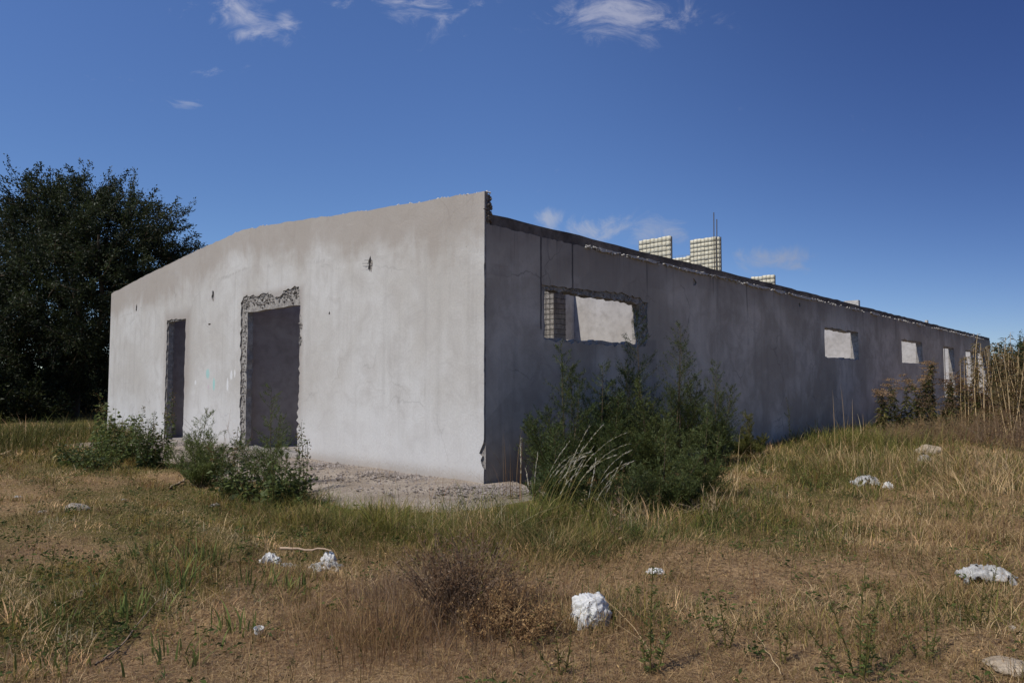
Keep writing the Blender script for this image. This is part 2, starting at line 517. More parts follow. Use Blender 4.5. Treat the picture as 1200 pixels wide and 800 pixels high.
def rough_line(pts, step, amp, seed=0, closed=True):
    """jagged polyline through pts"""
    rr = random.Random(seed)
    out = []
    n = len(pts)
    for i in range(n if closed else n - 1):
        a, b = Vector(pts[i]), Vector(pts[(i + 1) % n])
        d = b - a; ln = d.length
        k = max(1, int(ln / step))
        nrm = Vector((-d.y, d.x)).normalized()
        for j in range(k):
            p = a + d * (j / k)
            if amp: p = p + nrm * rr.gauss(0, amp) + d.normalized() * rr.gauss(0, amp * .4)
            out.append((p.x, p.y))
    if not closed: out.append(tuple(pts[-1]))
    return out


def slab(name, outer, holes, mp, d0, d1, mats, parent=BLD, rim=1):
    """a flat wall with holes; outer/holes are 2-D, mp(u, v, depth) places them, rim = material slot of cut edges"""
    loops = [outer] + holes
    flat = [p for lp in loops for p in lp]
    tris = tessellate_polygon([[Vector((p[0], p[1], 0)) for p in lp] for lp in loops])
    n = len(flat)
    v = [mp(p[0], p[1], d0) for p in flat] + [mp(p[0], p[1], d1) for p in flat]
    f, mi = [], []
    for a, b, c in tris:
        f.append((a, b, c)); mi.append(0); f.append((a + n, c + n, b + n)); mi.append(0)
    o = 0
    for lp in loops:
        k = len(lp)
        for i in range(k):
            a, b = o + i, o + (i + 1) % k
            f.append((a, b, b + n, a + n)); mi.append(rim)
        o += k
    me = bpy.data.meshes.new(name)
    me.from_pydata(v, [], f)
    import bmesh
    bm = bmesh.new(); bm.from_mesh(me); bmesh.ops.recalc_face_normals(bm, faces=bm.faces); bm.to_mesh(me); bm.free()
    ob = link(name, me, mats, parent)
    me.polygons.foreach_set('material_index', mi[:len(me.polygons)])
    return ob


def rect(a0, a1, z0, z1): return [(a0, z0), (a1, z0), (a1, z1), (a0, z1)]


def boxes_mesh(name, bxs, mat, parent=BLD):
    v, f = [], []
    for (x0, x1, y0, y1, z0, z1) in bxs:
        b = len(v)
        v += [(x, y, z) for z in (z0, z1) for x, y in ((x0, y0), (x1, y0), (x1, y1), (x0, y1))]
        f += [tuple(b + i for i in q) for q in ((0, 3, 2, 1), (4, 5, 6, 7), (0, 1, 5, 4), (1, 2, 6, 5), (2, 3, 7, 6), (3, 0, 4, 7))]
    me = bpy.data.meshes.new(name); me.from_pydata(v, [], f)
    return link(name, me, mat, parent)


def chunks_mesh(name, pts, sizes, mat, parent=None, seed=0, kind=None, flat=1.0):
    """angular broken bits, one mesh (rubble)"""
    rr = np.random.default_rng(seed)
    base = np.array([(1, 0, 0), (-1, 0, 0), (0, 1, 0), (0, -1, 0), (0, 0, 1), (0, 0, -1)], float)
    fc = [(0, 2, 4), (2, 1, 4), (1, 3, 4), (3, 0, 4), (2, 0, 5), (1, 2, 5), (3, 1, 5), (0, 3, 5)]
    V, Fc = [], []
    for i, (p, s) in enumerate(zip(pts, sizes)):
        b = base * rr.uniform(.55, 1.15, (6, 1)) * np.array([s, s, s * flat]) + rr.normal(0, .12, (6, 3)) * s
        th = rr.uniform(0, 6.28); c_, s_ = math.cos(th), math.sin(th)
        b = b @ np.array([[c_, s_, 0], [-s_, c_, 0], [0, 0, 1]])
        V.append(b + np.asarray(p)); Fc += [tuple(6 * i + k for k in q) for q in fc]
    me = bpy.data.meshes.new(name)
    me.from_pydata(np.concatenate(V).tolist(), [], Fc)
    o = link(name, me, mat, parent)
    return o


# openings on the gable front (q, z)
D2 = [front_hit(349, 440)[0], front_hit(287, 440)[0]]
D2top = front_hit(318, 361.5)[1]
D1 = [front_hit(216, 440)[0], front_hit(194.5, 440)[0]]
D1top = front_hit(205, 376)[1]
fmp = lambda u, v, d: (d, u, v)          # front: depth along local x
smp = lambda u, v, d: (u, d, v)          # side: depth along local y

gable = [(0.0, -.3), (0.0, front_hit(567.5, 224)[1]), (.6, front_hit(540, 228.5)[1]), (front_hit(450, 243)[0], front_hit(450, 243)[1]),
         (front_hit(360, 257)[0], front_hit(360, 257)[1]), (front_hit(300, 266)[0], front_hit(300, 266)[1]), (front_hit(284, 269.5)[0], front_hit(284, 269.5)[1]),
         (front_hit(225, 296)[0], front_hit(225, 296)[1]), (front_hit(170, 323)[0], front_hit(170, 323)[1]), (W_FRONT, front_hit(127.5, 345)[1]), (W_FRONT, -.3)]
top_line = rough_line(gable[1:-1], .16, .008, 3, closed=False)
top_line[0] = (0.0, top_line[0][1])
corner = rough_line([(0, -.28), (0, .25), (.03, .3), (.075, .38), (.035, .43), (.09, .47), (.05, .56), (.02, .62), (0, .68), (0, 1.6), (.012, 1.64), (0, 1.7), (0, 3.1), (.016, 3.15), (0, 3.2), (0, 4.1)], .12, .0035, 77, closed=False)
corner = [(max(0, a), b) for a, b in corner]
gab_outer = corner + top_line + [gable[-1]]
chip_outer = [gable[0]] + top_line + [gable[-1]]
sill2 = .13
core_h1 = rough_line([(D1[0], .02), (D1[1], .02), (D1[1], D1top), (D1[0], D1top)], .25, .004, 5)
core_h2 = rough_line([(D2[0], sill2), (D2[1], sill2), (D2[1], D2top), (D2[0], D2top)], .2, .012, 6)
skin_h1 = [(D1[0] - .01, -.02), (D1[1] + .03, -.02)] + rough_line([(D1[1] + .03, .2), (D1[1] + .02, D1top + .05), (D1[0] - .0, D1top + .02), (D1[0] - .01, .2)], .09, .014, 8, closed=False)
c_tl = front_hit(282.5, 349); c_tr = front_hit(352, 339)
skin_h2 = [(D2[0] - .04, .02), (D2[1] + .17, .02)] + rough_line([(D2[1] + .16, .3), (c_tl[0] - .02, 2.6), (c_tl[0], c_tl[1] - .12), (c_tl[0] - .1, c_tl[1] - .01), (6.4, c_tl[1] + .02), (5.75, c_tr[1] - .06), (5.45, c_tr[1] + .05), (c_tr[0] + .05, c_tr[1] + .06), (c_tr[0] - .02, c_tr[1] - .4), (D2[0] - .13, 2.2), (D2[0] - .035, 2.1), (D2[0] - .05, 1.3), (D2[0] - .02, .9), (D2[0] - .03, .3)], .07, .022, 9, closed=False)


def pock(cq, cz, rq, rz, seed, n=12):
    rr = random.Random(seed)
    return [(cq + rq * math.cos(2 * math.pi * i / n) * rr.uniform(.6, 1.15), cz + rz * math.sin(2 * math.pi * i / n) * rr.uniform(.6, 1.15)) for i in range(n)]


pocks = [pock(*front_hit(434, 310), .07, .15, 1), pock(*front_hit(249.5, 347), .07, .15, 2), pock(*front_hit(160, 361), .06, .11, 4),
         pock(*front_hit(245.5, 380), .07, .025, 5), pock(*front_hit(386, 367), .025, .03, 6)]
slab('front_plaster', gab_outer, [skin_h1, skin_h2] + pocks, fmp, 0.0, .035, [M_FRONT, M_RUBBLE])
shrink = [(max(.02, min(W_FRONT - .02, q)), z - .02 if z > 1 else z) for q, z in chip_outer]
shrink[0] = (.037, -.3); shrink[1] = (.037, shrink[1][1])
slab('front_wall', shrink, [core_h1, core_h2], fmp, .034, .155, [M_RUBBLE, M_RUBBLE])
fin = [(.2, -.3)] + [(max(.2, q), z - .03) for q, z in top_line] + [(W_FRONT - .03, -.3)]
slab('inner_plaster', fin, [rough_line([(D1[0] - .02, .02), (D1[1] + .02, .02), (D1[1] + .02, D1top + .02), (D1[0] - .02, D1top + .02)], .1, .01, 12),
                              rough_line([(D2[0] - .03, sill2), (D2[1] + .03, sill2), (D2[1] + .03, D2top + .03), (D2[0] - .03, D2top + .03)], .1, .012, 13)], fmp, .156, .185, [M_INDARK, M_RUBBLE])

# broken mortar clinging round the wide doorway
pts, sz = [], []
rr = np.random.default_rng(21)
for k in range(430):
    if k < 250:
        q = rr.uniform(D2[0] - .03, c_tl[0] - .02); z = rr.uniform(D2top + .05, c_tl[1] + .03); s = rr.uniform(.012, .045)
        if z < D2top + .12 and rr.uniform() < .75: continue
    elif k < 390:
        z = rr.uniform(.3, c_tl[1]); q = D2[1] + rr.uniform(.03, .17); s = rr.uniform(.010, .034)
    else:
        z = rr.uniform(2.1, c_tr[1]); q = D2[0] - rr.uniform(.0, .11); s = rr.uniform(.010, .032)
    pts.append((.03 - rr.uniform(0, .012), q, z)); sz.append(s)
chunks_mesh('broken_edge', pts, sz, M_RUBBLE, BLD, 3)
pts, sz = [], []
for k in range(60):
    pts.append((.03, rr.uniform(D1[0], D1[1]), D1top + rr.uniform(.0, .05))); sz.append(rr.uniform(.012, .035))
chunks_mesh('broken_edge', pts, sz, M_RUBBLE, BLD, 4)
# crumbs left along the gable top
pts, sz = [], []
for k in range(150):
    q = abs(rr.normal(0, 2.4)) if k < 90 else rr.uniform(0, W_FRONT)
    if q > W_FRONT - .1: continue
    zt = np.interp(q, [p[0] for p in top_line], [p[1] for p in top_line])
    pts.append((rr.uniform(.02, .14), q, zt + .002)); sz.append(rr.uniform(.012, .035))
chunks_mesh('crumbled_top', pts, sz, M_PALE, BLD, 5)
# wire stubs out of the pock by the corner
w = Soup()
pq, pz = front_hit(434, 310)
for k, (dy, dz) in enumerate(((.16, .02), (.14, -.03), (.1, .07))):
    w.tube([(.03, pq - .05, pz + dz), (-.03, pq, pz + dz), (-.05, pq + dy, pz + dz + .01)], .004, .004, (.1, .09, .08), 4)
w.build('wire_stub', M_TWIG, BLD)

# openings on the long side (t, z)
SKTOP = 3.78
def win(px0, px1, pyt, pyb, top2=None):
    t0 = side_hit(px0, pyt)[0]; t1 = side_hit(px1, pyt)[0]
    return t0, t1
w1 = (side_hit(640, 360)[0], side_hit(752, 380)[0], side_hit(690, 399)[1] , side_hit(690, 346)[1])
w2 = (side_hit(967, 400)[0], side_hit(1006, 400)[0], side_hit(985, 419.5)[1], side_hit(985, 387)[1])
w3 = (side_hit(1057, 410)[0], side_hit(1081, 410)[0], side_hit(1068, 425.5)[1], side_hit(1068, 400)[1])
d4 = (side_hit(1106, 420)[0], side_hit(1118.5, 420)[0], .75, side_hit(1110, 407)[1])
d5 = (side_hit(1132, 420)[0], side_hit(1143.5, 420)[0], .75, side_hit(1136, 411.5)[1])
d6 = (side_hit(1146, 420)[0], side_hit(1156, 420)[0], .75, side_hit(1150, 413.5)[1])
openings = [w1, w2, w3, d4, d5, d6]
skin_holes, core_holes, in_holes = [], [], []
for i, (a0, a1, z0, z1) in enumerate(openings):
    if i == 0:
        skin_holes.append(rough_line([(a0 - .05, z0 - .02), (a0 + .08, z0 - .05), (a1 - .3, z0 - .05), (a1 + .1, z0 - .03), (a1 + .2, z0 + .1), (a1 + .22, z1 + .03), (a1 - .3, z1 + .12), (a0 + .4, z1 + .07), (a0 - .1, z1 + .06)], .08, .016, 30))
        core_holes.append(rough_line([(a0, z0), (a1, z0), (a1 + .05, z1 - .25), (a1 - .02, z1), (a0, z1)], .09, .014, 31))
    else:
        skin_holes.append(rough_line(rect(a0 - .02, a1 + .02, z0 - .02, z1 + .03), .2, .012, 30 + i))
        core_holes.append(rough_line(rect(a0, a1, z0, z1), .15, .016, 40 + i))
    in_holes.append(rough_line(rect(a0 - .03, a1 + .04, z0 - .02, z1 + .03), .15, .016, 50 + i))
top_s = rough_line([(.037, SKTOP - .02), (2.5, SKTOP - .03), (6, SKTOP), (L_SIDE, SKTOP)], .06, .006, 60, closed=False)
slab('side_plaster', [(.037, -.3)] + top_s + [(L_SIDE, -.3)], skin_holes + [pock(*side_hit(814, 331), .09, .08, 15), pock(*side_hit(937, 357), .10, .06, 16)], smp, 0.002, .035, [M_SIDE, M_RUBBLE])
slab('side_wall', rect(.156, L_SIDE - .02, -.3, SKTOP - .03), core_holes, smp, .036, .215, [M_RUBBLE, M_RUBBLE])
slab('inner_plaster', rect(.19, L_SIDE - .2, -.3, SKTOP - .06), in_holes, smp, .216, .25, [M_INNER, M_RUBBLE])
# the roof beam
bt = rough_line([(.16, 3.93), (L_SIDE * .3, 3.935), (L_SIDE * .6, 3.925), (L_SIDE, 3.93)], .35, .008, 61, closed=False)
slab('roof_beam', [(.16, SKTOP - .028)] + bt + [(L_SIDE, SKTOP - .028)], [], smp, .02, .24, [M_BEAM, M_BEAM])
# dark ragged end of the gable wall at the corner
pts, sz = [], []
for k in range(40):
    pts.append((rr.uniform(.02, .15), rr.uniform(.0, .03), rr.uniform(3.8, chip_outer[1][1] - .05))); sz.append(rr.uniform(.02, .045))
chunks_mesh('broken_corner', pts, sz, M_BEAM, BLD, 7)
# pale ragged mortar ledge below the beam
tcur = 2.7
while tcur < L_SIDE - 2:
    ln_ = rr.uniform(.5, 2.2) if tcur < 12 else rr.uniform(.4, 1.4)
    hh_ = rr.uniform(.018, .05) * (1 + tcur * .014)
    bot = rough_line([(tcur, SKTOP - .004), (tcur + ln_ * .2, SKTOP - hh_), (tcur + ln_ * .7, SKTOP - hh_ * rr.uniform(.5, 1.4)), (tcur + ln_, SKTOP - .004)], .07, .008, int(tcur * 100), closed=False)
    bot = [(a, min(b, SKTOP - .002)) for a, b in bot]
    top_ = rough_line([(tcur + ln_, SKTOP + .008), (tcur, SKTOP + .008)], .09, .008, int(tcur * 77), closed=False)
    slab('mortar_ledge', bot + top_, [], smp, -.03 - rr.uniform(0, .02), .019, [M_PALE, M_PALE])
    tcur += ln_ + (rr.uniform(-.1, .3) if tcur < 11 else rr.uniform(.3, 3.0))
pts, sz = [], []
for k in range(520):
    t_ = 2.4 + (L_SIDE - 4) * rr.uniform() ** 1.9
    if math.sin(t_ * .9) + math.sin(t_ * 2.3 + 1) < rr.uniform(-2.2, 1.2): continue
    pts.append((t_, rr.uniform(-.035, -.005), SKTOP - rr.uniform(-.005, .04))); sz.append(rr.uniform(.01, .03) * (1 + t_ * .012))
chunks_mesh('mortar_crumbs', pts, sz, M_PALE, BLD, 8)
# broken rim of the first window
pts, sz = [], []
for k in range(170):
    if k < 90: pts.append((w1[1] + rr.uniform(-.01, .19), .03, rr.uniform(w1[2], w1[3] + .06)))
    else: pts.append((rr.uniform(w1[0] - .05, w1[1]), .03, w1[3] + rr.uniform(.0, .09)))
    sz.append(rr.uniform(.012, .04))
chunks_mesh('broken_edge', pts, sz, M_RUBBLE, BLD, 9)

# far and left outer walls, seen only through openings or from a step aside
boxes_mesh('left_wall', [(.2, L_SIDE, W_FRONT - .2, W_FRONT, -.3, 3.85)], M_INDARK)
boxes_mesh('end_wall', [(L_SIDE - .18, L_SIDE, .19, W_FRONT - .21, -.3, 3.9)], M_INNER)
boxes_mesh('floor_slab', [(.19, L_SIDE - .19, .185, W_FRONT - .21, -.2, .06)], M_CONC)
# partitions across the building (sunlit faces) and along it (shaded faces)
boxes_mesh('partition_wall', [(6.15, 6.30, .19, 7.6, .06, 3.75)], M_INNER)
boxes_mesh('partition_wall', [(.19, 6.14, 3.12, 3.26, .06, 3.75)], M_INNER)
boxes_mesh('partition_wall', [(8.3, 8.45, .19, W_FRONT - .22, .06, 3.75)], M_INNER)
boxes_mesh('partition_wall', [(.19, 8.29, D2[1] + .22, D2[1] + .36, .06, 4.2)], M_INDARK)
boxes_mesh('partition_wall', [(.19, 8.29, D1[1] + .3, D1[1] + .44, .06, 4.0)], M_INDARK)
for tt in (11.2, 19.2, 26.8, 31.6):
    boxes_mesh('partition_wall', [(tt, tt + .15, .19 if tt != 31.6 else .5, W_FRONT - .22, .06, 3.75)], M_INNER)

# bare block pier inside the first window
pt, pq0 = 3.4, 1.5
pier = boxes_mesh('block_pier', [(pt, pt + .36, pq0, pq0 + .8, .06, 3.7)], M_RUBBLE)
w = Soup()
for k in range(34):
    z = .3 + k * .1
    w.tube([(pt - .012, pq0 - .01, z), (pt - .012, pq0 + .8, z)], .0045, .0045, (.1, .09, .08), 4)
    w.tube([(pt, pq0 - .012, z), (pt + .36, pq0 - .012, z)], .0045, .0045, (.1, .09, .08), 4)
for k in range(9):
    w.tube([(pt - .012, pq0 + .1 * k, .1), (pt - .012, pq0 + .1 * k, 3.7)], .0045, .0045, (.1, .09, .08), 4)
w.build('wire_mesh', M_TWIG, pier)


def wire_panel(name, t, qa, qb, z0, z1, pitch=.1):
    """foam sticks between wire grids, a raw wall panel standing on the cross wall"""
    s = Soup()
    def bx(x0, x1, y0, y1, za, zb, c):
        v = [(x, y, z) for z in (za, zb) for x, y in ((x0, y0), (x1, y0), (x1, y1), (x0, y1))]
        s.add(v, [(0, 3, 2, 1), (4, 5, 6, 7), (0, 1, 5, 4), (1, 2, 6, 5), (2, 3, 7, 6), (3, 0, 4, 7)], c)
    n = max(1, int(round((qb - qa) / pitch)))
    for i in range(n):
        y0 = qa + (qb - qa) * i / n; y1 = qa + (qb - qa) * (i + 1) / n
        m_ = max(1, int(round((z1 - z0) / pitch)))
        for j in range(m_):
            za = z0 + (z1 - z0) * j / m_; zb = z0 + (z1 - z0) * (j + 1) / m_
            bx(t + rng.uniform(0, .010), t + .075, y0 + .002, y1 - .002, za + .002, zb - .002 + (rng.uniform(-.01, .02) if j == m_ - 1 else 0), (1, 1, 1))
    o = s.build(name, M_PANEL, BLD)
    b = Soup()
    for i in range(n + 1):
        y = qa + (qb - qa) * i / n
        b.tube([(t - .006, y, z0), (t - .006, y, z1 + .03)], .0025, .0025, (1, 1, 1), 4)
    for j in range(int(round((z1 - z0) / pitch)) + 1):
        z = z0 + pitch * j
        b.tube([(t - .012, qa, z), (t - .012, qb, z)], .0025, .0025, (1, 1, 1), 4)
    g = b.build('wire_mesh', M_WIRE, o)
    bx2 = boxes_mesh('panel_edge', [(t + .076, t + .10, qa, qb, z0, z1)], M_BEAM, o)
    return o


def place_panel(px0, px1, pyt, t, zbot=3.6):
    q1 = front_hit(px0, pyt, t)[0]; q0 = front_hit(px1, pyt, t)[0]
    z1 = front_hit((px0 + px1) / 2, pyt, t)[1]
    return wire_panel('wall_panel', t, q0, q1, zbot, z1)


place_panel(748.5, 785, 279.5, 6.15, 3.76)
place_panel(808.5, 843, 279.5, 8.3, 3.76)
place_panel(784, 808, 301.5, 8.3, 3.76)
place_panel(880, 907, 323.5, 11.2, 3.76)
for (pxa, pxb, py, t) in ((991, 1008, 352, 19.2), (1088, 1104, 374.5, 26.8), (1142, 1158, 390.5, 36.2)):
    q0, zt = front_hit(pxb, py, t); q1 = front_hit(pxa, py, t)[0]
    boxes_mesh('wall_stub', [(t - .2, t - .02, max(.2, q0), max(q1, q0 + .4), 3.5, zt)], M_PALE)
# reinforcing bars
for (px, pyt) in ((836.5, 249), (840, 257)):
    q, zt = front_hit(px, pyt, 8.22)
    s = Soup(); s.tube([(8.22, q, 3.76), (8.22, q + .01, (3.76 + zt) / 2), (8.22, q, zt)], .011, .011, (.1, .08, .06), 6)
    s.build('rebar', M_TWIG, BLD)

# sills
boxes_mesh('door_sill', [(-.03, .19, D2[0] - .05, D2[1] + .06, -.05, sill2 - .01)], M_CONC)
boxes_mesh('door_sill', [(-.35, -.002, D1[0] - .25, D1[1] + .15, -.08, .05)], M_CONC)

# ------------------------------------------------------------------ apron along the front and its rubble
def make_apron():
    qs = np.linspace(-1.35, D1[1] + .5, 120); ts = np.linspace(0, 1, 14)
    s = Soup(); V = []
    for q in qs:
        ed = APRON + .3 + .22 * math.sin(1.7 * q + .6)
        t_out = -ed
        t_in = -.001 if q > -.02 else .4 - .5 * (abs(q) / 1.8) ** 2
        for k in ts:
            t = t_in * (1 - k) + t_out * k
            x = C0[0] + t * E1[0] + q * E2[0]; y = C0[1] + t * E1[1] + q * E2[1]
            z = .022 + .012 * math.sin(3.1 * q + 2 * t) - (.07 * max(0, (k - .7) / .3) ** 2) - (.10 * max(0, (-q - .3) / 1.05) ** 1.5) + .03 * (1 - k) ** 6
            V.append((x, y, z))
    i = np.arange(len(qs) - 1)[:, None] * 14 + np.arange(13)[None]
    f = np.stack([i, i + 14, i + 15, i + 1], -1)
    s.add(V, f, (1, 1, 1))
    m, t = new_mat('gravelly_path')
    tc = t.n('ShaderNodeTexCoord').outputs['Object']
    a = t.noise(tc, 1.6, 6, .65); b = t.noise(tc, 30, 6, .7); v = t.n('ShaderNodeTexVoronoi', i_Scale=38.0); t.l(tc, v.inputs['Vector'])
    c = t.mix(t.ramp(a, .35, .65), (.30, .24, .18), (.44, .37, .295))
    c = t.mix(t.ramp(b, .42, .66, 0, .8), c, (.20, .165, .13))
    c = t.mix(t.ramp(v.outputs['Distance'], .1, .35, .35, 0), c, (.5, .45, .4))
    t.out(c, .95, t.m('SUBTRACT', t.m('MULTIPLY', b, .8), t.m('MULTIPLY', v.outputs['Distance'], .6)), .8, .03, .1)
    o = s.build('path', m, smooth=True); tag(o, kind='structure')


make_apron()
pts, sz = [], []
for k in range(11000):
    q = rr.uniform(-.9, D1[1] + .3); t = -abs(rr.exponential(.17)) - .02
    if k > 9000: t = -rr.uniform(0, 1.6)
    if q < 0: t = rr.normal(-.2, .4)
    if t < -1.5: continue
    x = C0[0] + t * E1[0] + q * E2[0]; y = C0[1] + t * E1[1] + q * E2[1]
    s_ = min(rr.lognormal(-4.15, .5), .045); pts.append((x, y, .03 + s_ * .2)); sz.append(s_)
g = chunks_mesh('gravel', pts, sz, simple('rubble_grit', (.22, .185, .155), (.36, .31, .27), 4, bstr=.6), None, 11, flat=.7)
tag(g, 'loose grey rubble along the foot of the front wall', 'gravel', kind='stuff')

# ------------------------------------------------------------------ colours of plants (albedo)
STRAW = np.array([.50, .325, .145]); PALE = np.array([.66, .48, .26]); BROWN = np.array([.26, .14, .068]); GREYB = np.array([.27, .195, .13])
GREEN = np.array([.088, .115, .028]); DKGREEN = np.array([.046, .064, .020]); YELG = np.array([.225, .20, .045]); OLIVE = np.array([.19, .155, .045])


GREEN0 = GREEN.copy()


def mixc(a, b, n, lo=0., hi=1.):
    k = rng.uniform(lo, hi, (n, 1)); return a * (1 - k) + b * k


# ------------------------------------------------------------------ the turf
def make_turf():
    s = Soup()
    N = 900000
    az = rng.uniform(R(-47), R(47), N)
    rmin, rmax = 2.1, 46.0
    e = .55
    r = (rmin ** e + rng.uniform(0, 1, N) * (rmax ** e - rmin ** e)) ** (1 / e)
    x, y = r * np.sin(az), r * np.cos(az)
    # clump
    x = x + rng.normal(0, .02, N); y = y + rng.normal(0, .02, N)
    g, hh, br, left = fields(x, y)
    ok = open_ground(x, y, rng.normal(0, .10, N))
    cl = wob(x, y, 9.0, .7) * .5 + wob(x, y, 21.0, 2.2) * .5
    ok &= rng.uniform(0, 1, N) < np.clip(.72 + .5 * cl, .2, 1)
    x, y, r, g, hh, br, left, cl = (a[ok] for a in (x, y, r, g, hh, br, left, cl))
    n = len(x)
    u = rng.uniform(0, 1, n); isg = u < np.minimum(g, .78) * (.78 + .3 * cl)
    c = np.where(isg[:, None], mixc(GREEN, YELG, n, 0, .75), mixc(STRAW, PALE, n, 0, .7) * .85)
    ub = rng.uniform(0, 1, n)
    c = np.where(((~isg) & (ub < br))[:, None], mixc(BROWN, GREYB, n), c)
    c = np.where(((~isg) & (ub > .68))[:, None], mixc(OLIVE, STRAW, n), c)
    lawn = np.clip(left, 0, 1) * (hh < .16)
    c = np.where((isg & (lawn > .5))[:, None], mixc(OLIVE * .9, YELG * .9, n), c)
    c *= rng.uniform(.6, 1.35, (n, 1))
    pa = wob(x, y, 3.3, 5.1) + .6 * wob(x, y, 8.7, 1.1)
    c = np.where(((pa > .42) & (rng.uniform(0, 1, n) < .6))[:, None], mixc(BROWN * .75, OLIVE * .8, n), c)
    c = np.where(((pa < -.55) & (rng.uniform(0, 1, n) < .45))[:, None], mixc(PALE, PALE * 1.2, n), c)
    hh = hh * np.clip(1 + .55 * wob(x, y, 5.3, 3.3) + np.clip(hh * 4, 0, .8) * wob(x, y, 8.3, .9), .3, 2.1)
    pb = wob(x, y, 6.4, 2.6)
    c = np.where((isg & (pb > .25))[:, None], c * np.array([1.35, 1.15, 1.1]), np.where((isg & (pb < -.3))[:, None], c * np.array([.62, .72, .8]), c))
    h = hh * np.clip(rng.lognormal(0, .42, n), .3, 2.2) * np.where(isg, 1.0, .95)
    h = np.clip(h, .02, .9)
    wdt = np.clip(.0016 + .00042 * r, .002, .02) * rng.uniform(.7, 1.4, n) * np.where(isg, 1.25, .9)
    lean = np.clip(rng.normal(.62, .5, n), .05, 1.8) + np.where(isg, 0, rng.uniform(0, .9, n))
    z = hgt(x, y) - .01
    s.blades(np.stack([x, y, z], 1), h, rng.uniform(0, 6.283, n), lean, wdt, c, 3, c * 1.12, .12)
    # litter of flat dry straw lying on the ground
    M = 330000
    az = rng.uniform(R(-47), R(47), M); r = (rmin ** .7 + rng.uniform(0, 1, M) * (20 ** .7 - rmin ** .7)) ** (1 / .7)
    x, y = r * np.sin(az), r * np.cos(az)
    g, hh, br, left = fields(x, y)
    ok = open_ground(x, y, rng.normal(0, .12, M)) & (rng.uniform(0, 1, M) < 1 - .6 * g)
    x, y, r, br = x[ok], y[ok], r[ok], br[ok]; n = len(x)
    c = mixc(STRAW, PALE, n) * rng.uniform(.4, 1.15, (n, 1))
    c = np.where((rng.uniform(0, 1, n) < br + .15)[:, None], mixc(BROWN, GREYB, n), c)
    s.blades(np.stack([x, y, hgt(x, y) + .008], 1), rng.uniform(.015, .05, n), rng.uniform(0, 6.283, n), rng.uniform(1.2, 3.2, n), np.clip(.0018 + .0004 * r, .002, .01), c, 2, None, .7)
    # thin upright dry sprigs with specks of seed
    Q = 9500
    az = rng.uniform(R(-46), R(46), Q); r = (rmin ** .8 + rng.uniform(0, 1, Q) * (20 ** .8 - rmin ** .8)) ** (1 / .8)
    x, y = r * np.sin(az), r * np.cos(az)
    ok = open_ground(x, y, .05) & (rng.uniform(0, 1, Q) < np.clip(.30 + .7 * wob(x, y, 2.3, 7.7), .03, .9) * np.where(x < -1.2, .35, 1))
    x, y, r = x[ok], y[ok], r[ok]; n = len(x)
    p_ = np.stack([x, y, hgt(x, y)], 1); h_ = rng.uniform(.08, .34, n) * rng.uniform(.7, 1.25, n); a_ = rng.uniform(0, 6.283, n); l_ = rng.uniform(.05, .5, n)
    cb = np.where(rng.uniform(0, 1, (n, 1)) < .4, mixc(GREEN0 * .7, OLIVE * .8, n), mixc(BROWN * .5, STRAW, n)) * rng.uniform(.6, 1.2, (n, 1))
    s.blades(p_, h_, a_, l_, np.clip(.002 + .0003 * r, .002, .006), cb, 4)
    for k in range(7):
        f_ = rng.uniform(.45, 1.0, n)
        q_ = p_ + np.stack([np.cos(a_) * l_ * h_ * f_ ** 1.8, np.sin(a_) * l_ * h_ * f_ ** 1.8, h_ * f_ * .96], 1) + rng.normal(0, .006, (n, 3))
        s.leaves(q_, rng.normal(0, 1, (n, 3)) + np.array([0, 0, .4]), rng.uniform(.012, .03, n), rng.uniform(.004, .008, n), cb * rng.uniform(.7, 1.5, (n, 1)))
    # grass growing over the edges of the litter
    for (px, py, rad, nb_) in ((692, 736, .13, 240), (662, 728, .06, 60), (1150, 700, .26, 260), (326, 668, .12, 120), (352, 672, .12, 120), (384, 672, .16, 160), (1015, 570, .3, 140), (1041, 574, .12, 90), (768, 672, .13, 140), (20, 586, .15, 120), (50, 606, .1, 80), (146, 584, .09, 60), (1187, 799, .14, 120), (303, 743, .05, 40), (1085, 550, .3, 120), (90, 712, .08, 90), (112, 702, .07, 70), (90, 603, .16, 120), (66, 719, .06, 60)):
        c_ = at(px, py); q_ = rng.normal(0, 1, (nb_, 2)) * np.array([rad, rad * .35]); q_[:, 1] -= rad * .35
        x, y = c_[0] + q_[:, 0], c_[1] + q_[:, 1]
        cc = np.where(rng.uniform(0, 1, (nb_, 1)) < .3, mixc(GREEN, YELG, nb_), mixc(STRAW, PALE, nb_)) * rng.uniform(.6, 1.2, (nb_, 1))
        s.blades(np.stack([x, y, hgt(x, y)], 1), rng.uniform(.04, .17, nb_) * (1 + .02 * c_[1]), rng.uniform(0, 6.283, nb_), rng.uniform(.2, 1.2, nb_), np.clip(.0016 + .0004 * c_[1], .002, .01), cc, 3)
    # low broad-leaved plants among the grass
    Q = 5200
    az = rng.uniform(R(-45), R(45), Q); r = (rmin ** .7 + rng.uniform(0, 1, Q) * (22 ** .7 - rmin ** .7)) ** (1 / .7)
    x, y = r * np.sin(az), r * np.cos(az)
    g, hh, br, left = fields(x, y)
    ok = open_ground(x, y, .2) & (rng.uniform(0, 1, Q) < .08 + g * .8)
    for xx, yy, rr_ in zip(x[ok], y[ok], r[ok]):
        n = rng.integers(6, 20); th = rng.uniform(0, 6.283, n)
        p_ = np.stack([xx + rng.normal(0, .035, n), yy + rng.normal(0, .035, n), np.full(n, float(hgt(xx, yy))) + rng.uniform(.0, .07, n)], 1)
        s.leaves(p_, np.stack([np.cos(th), np.sin(th), rng.uniform(.1, .9, n)], 1), rng.uniform(.02, .06, n), rng.uniform(.008, .02, n), mixc(DKGREEN, GREEN * 1.2, n), .2)
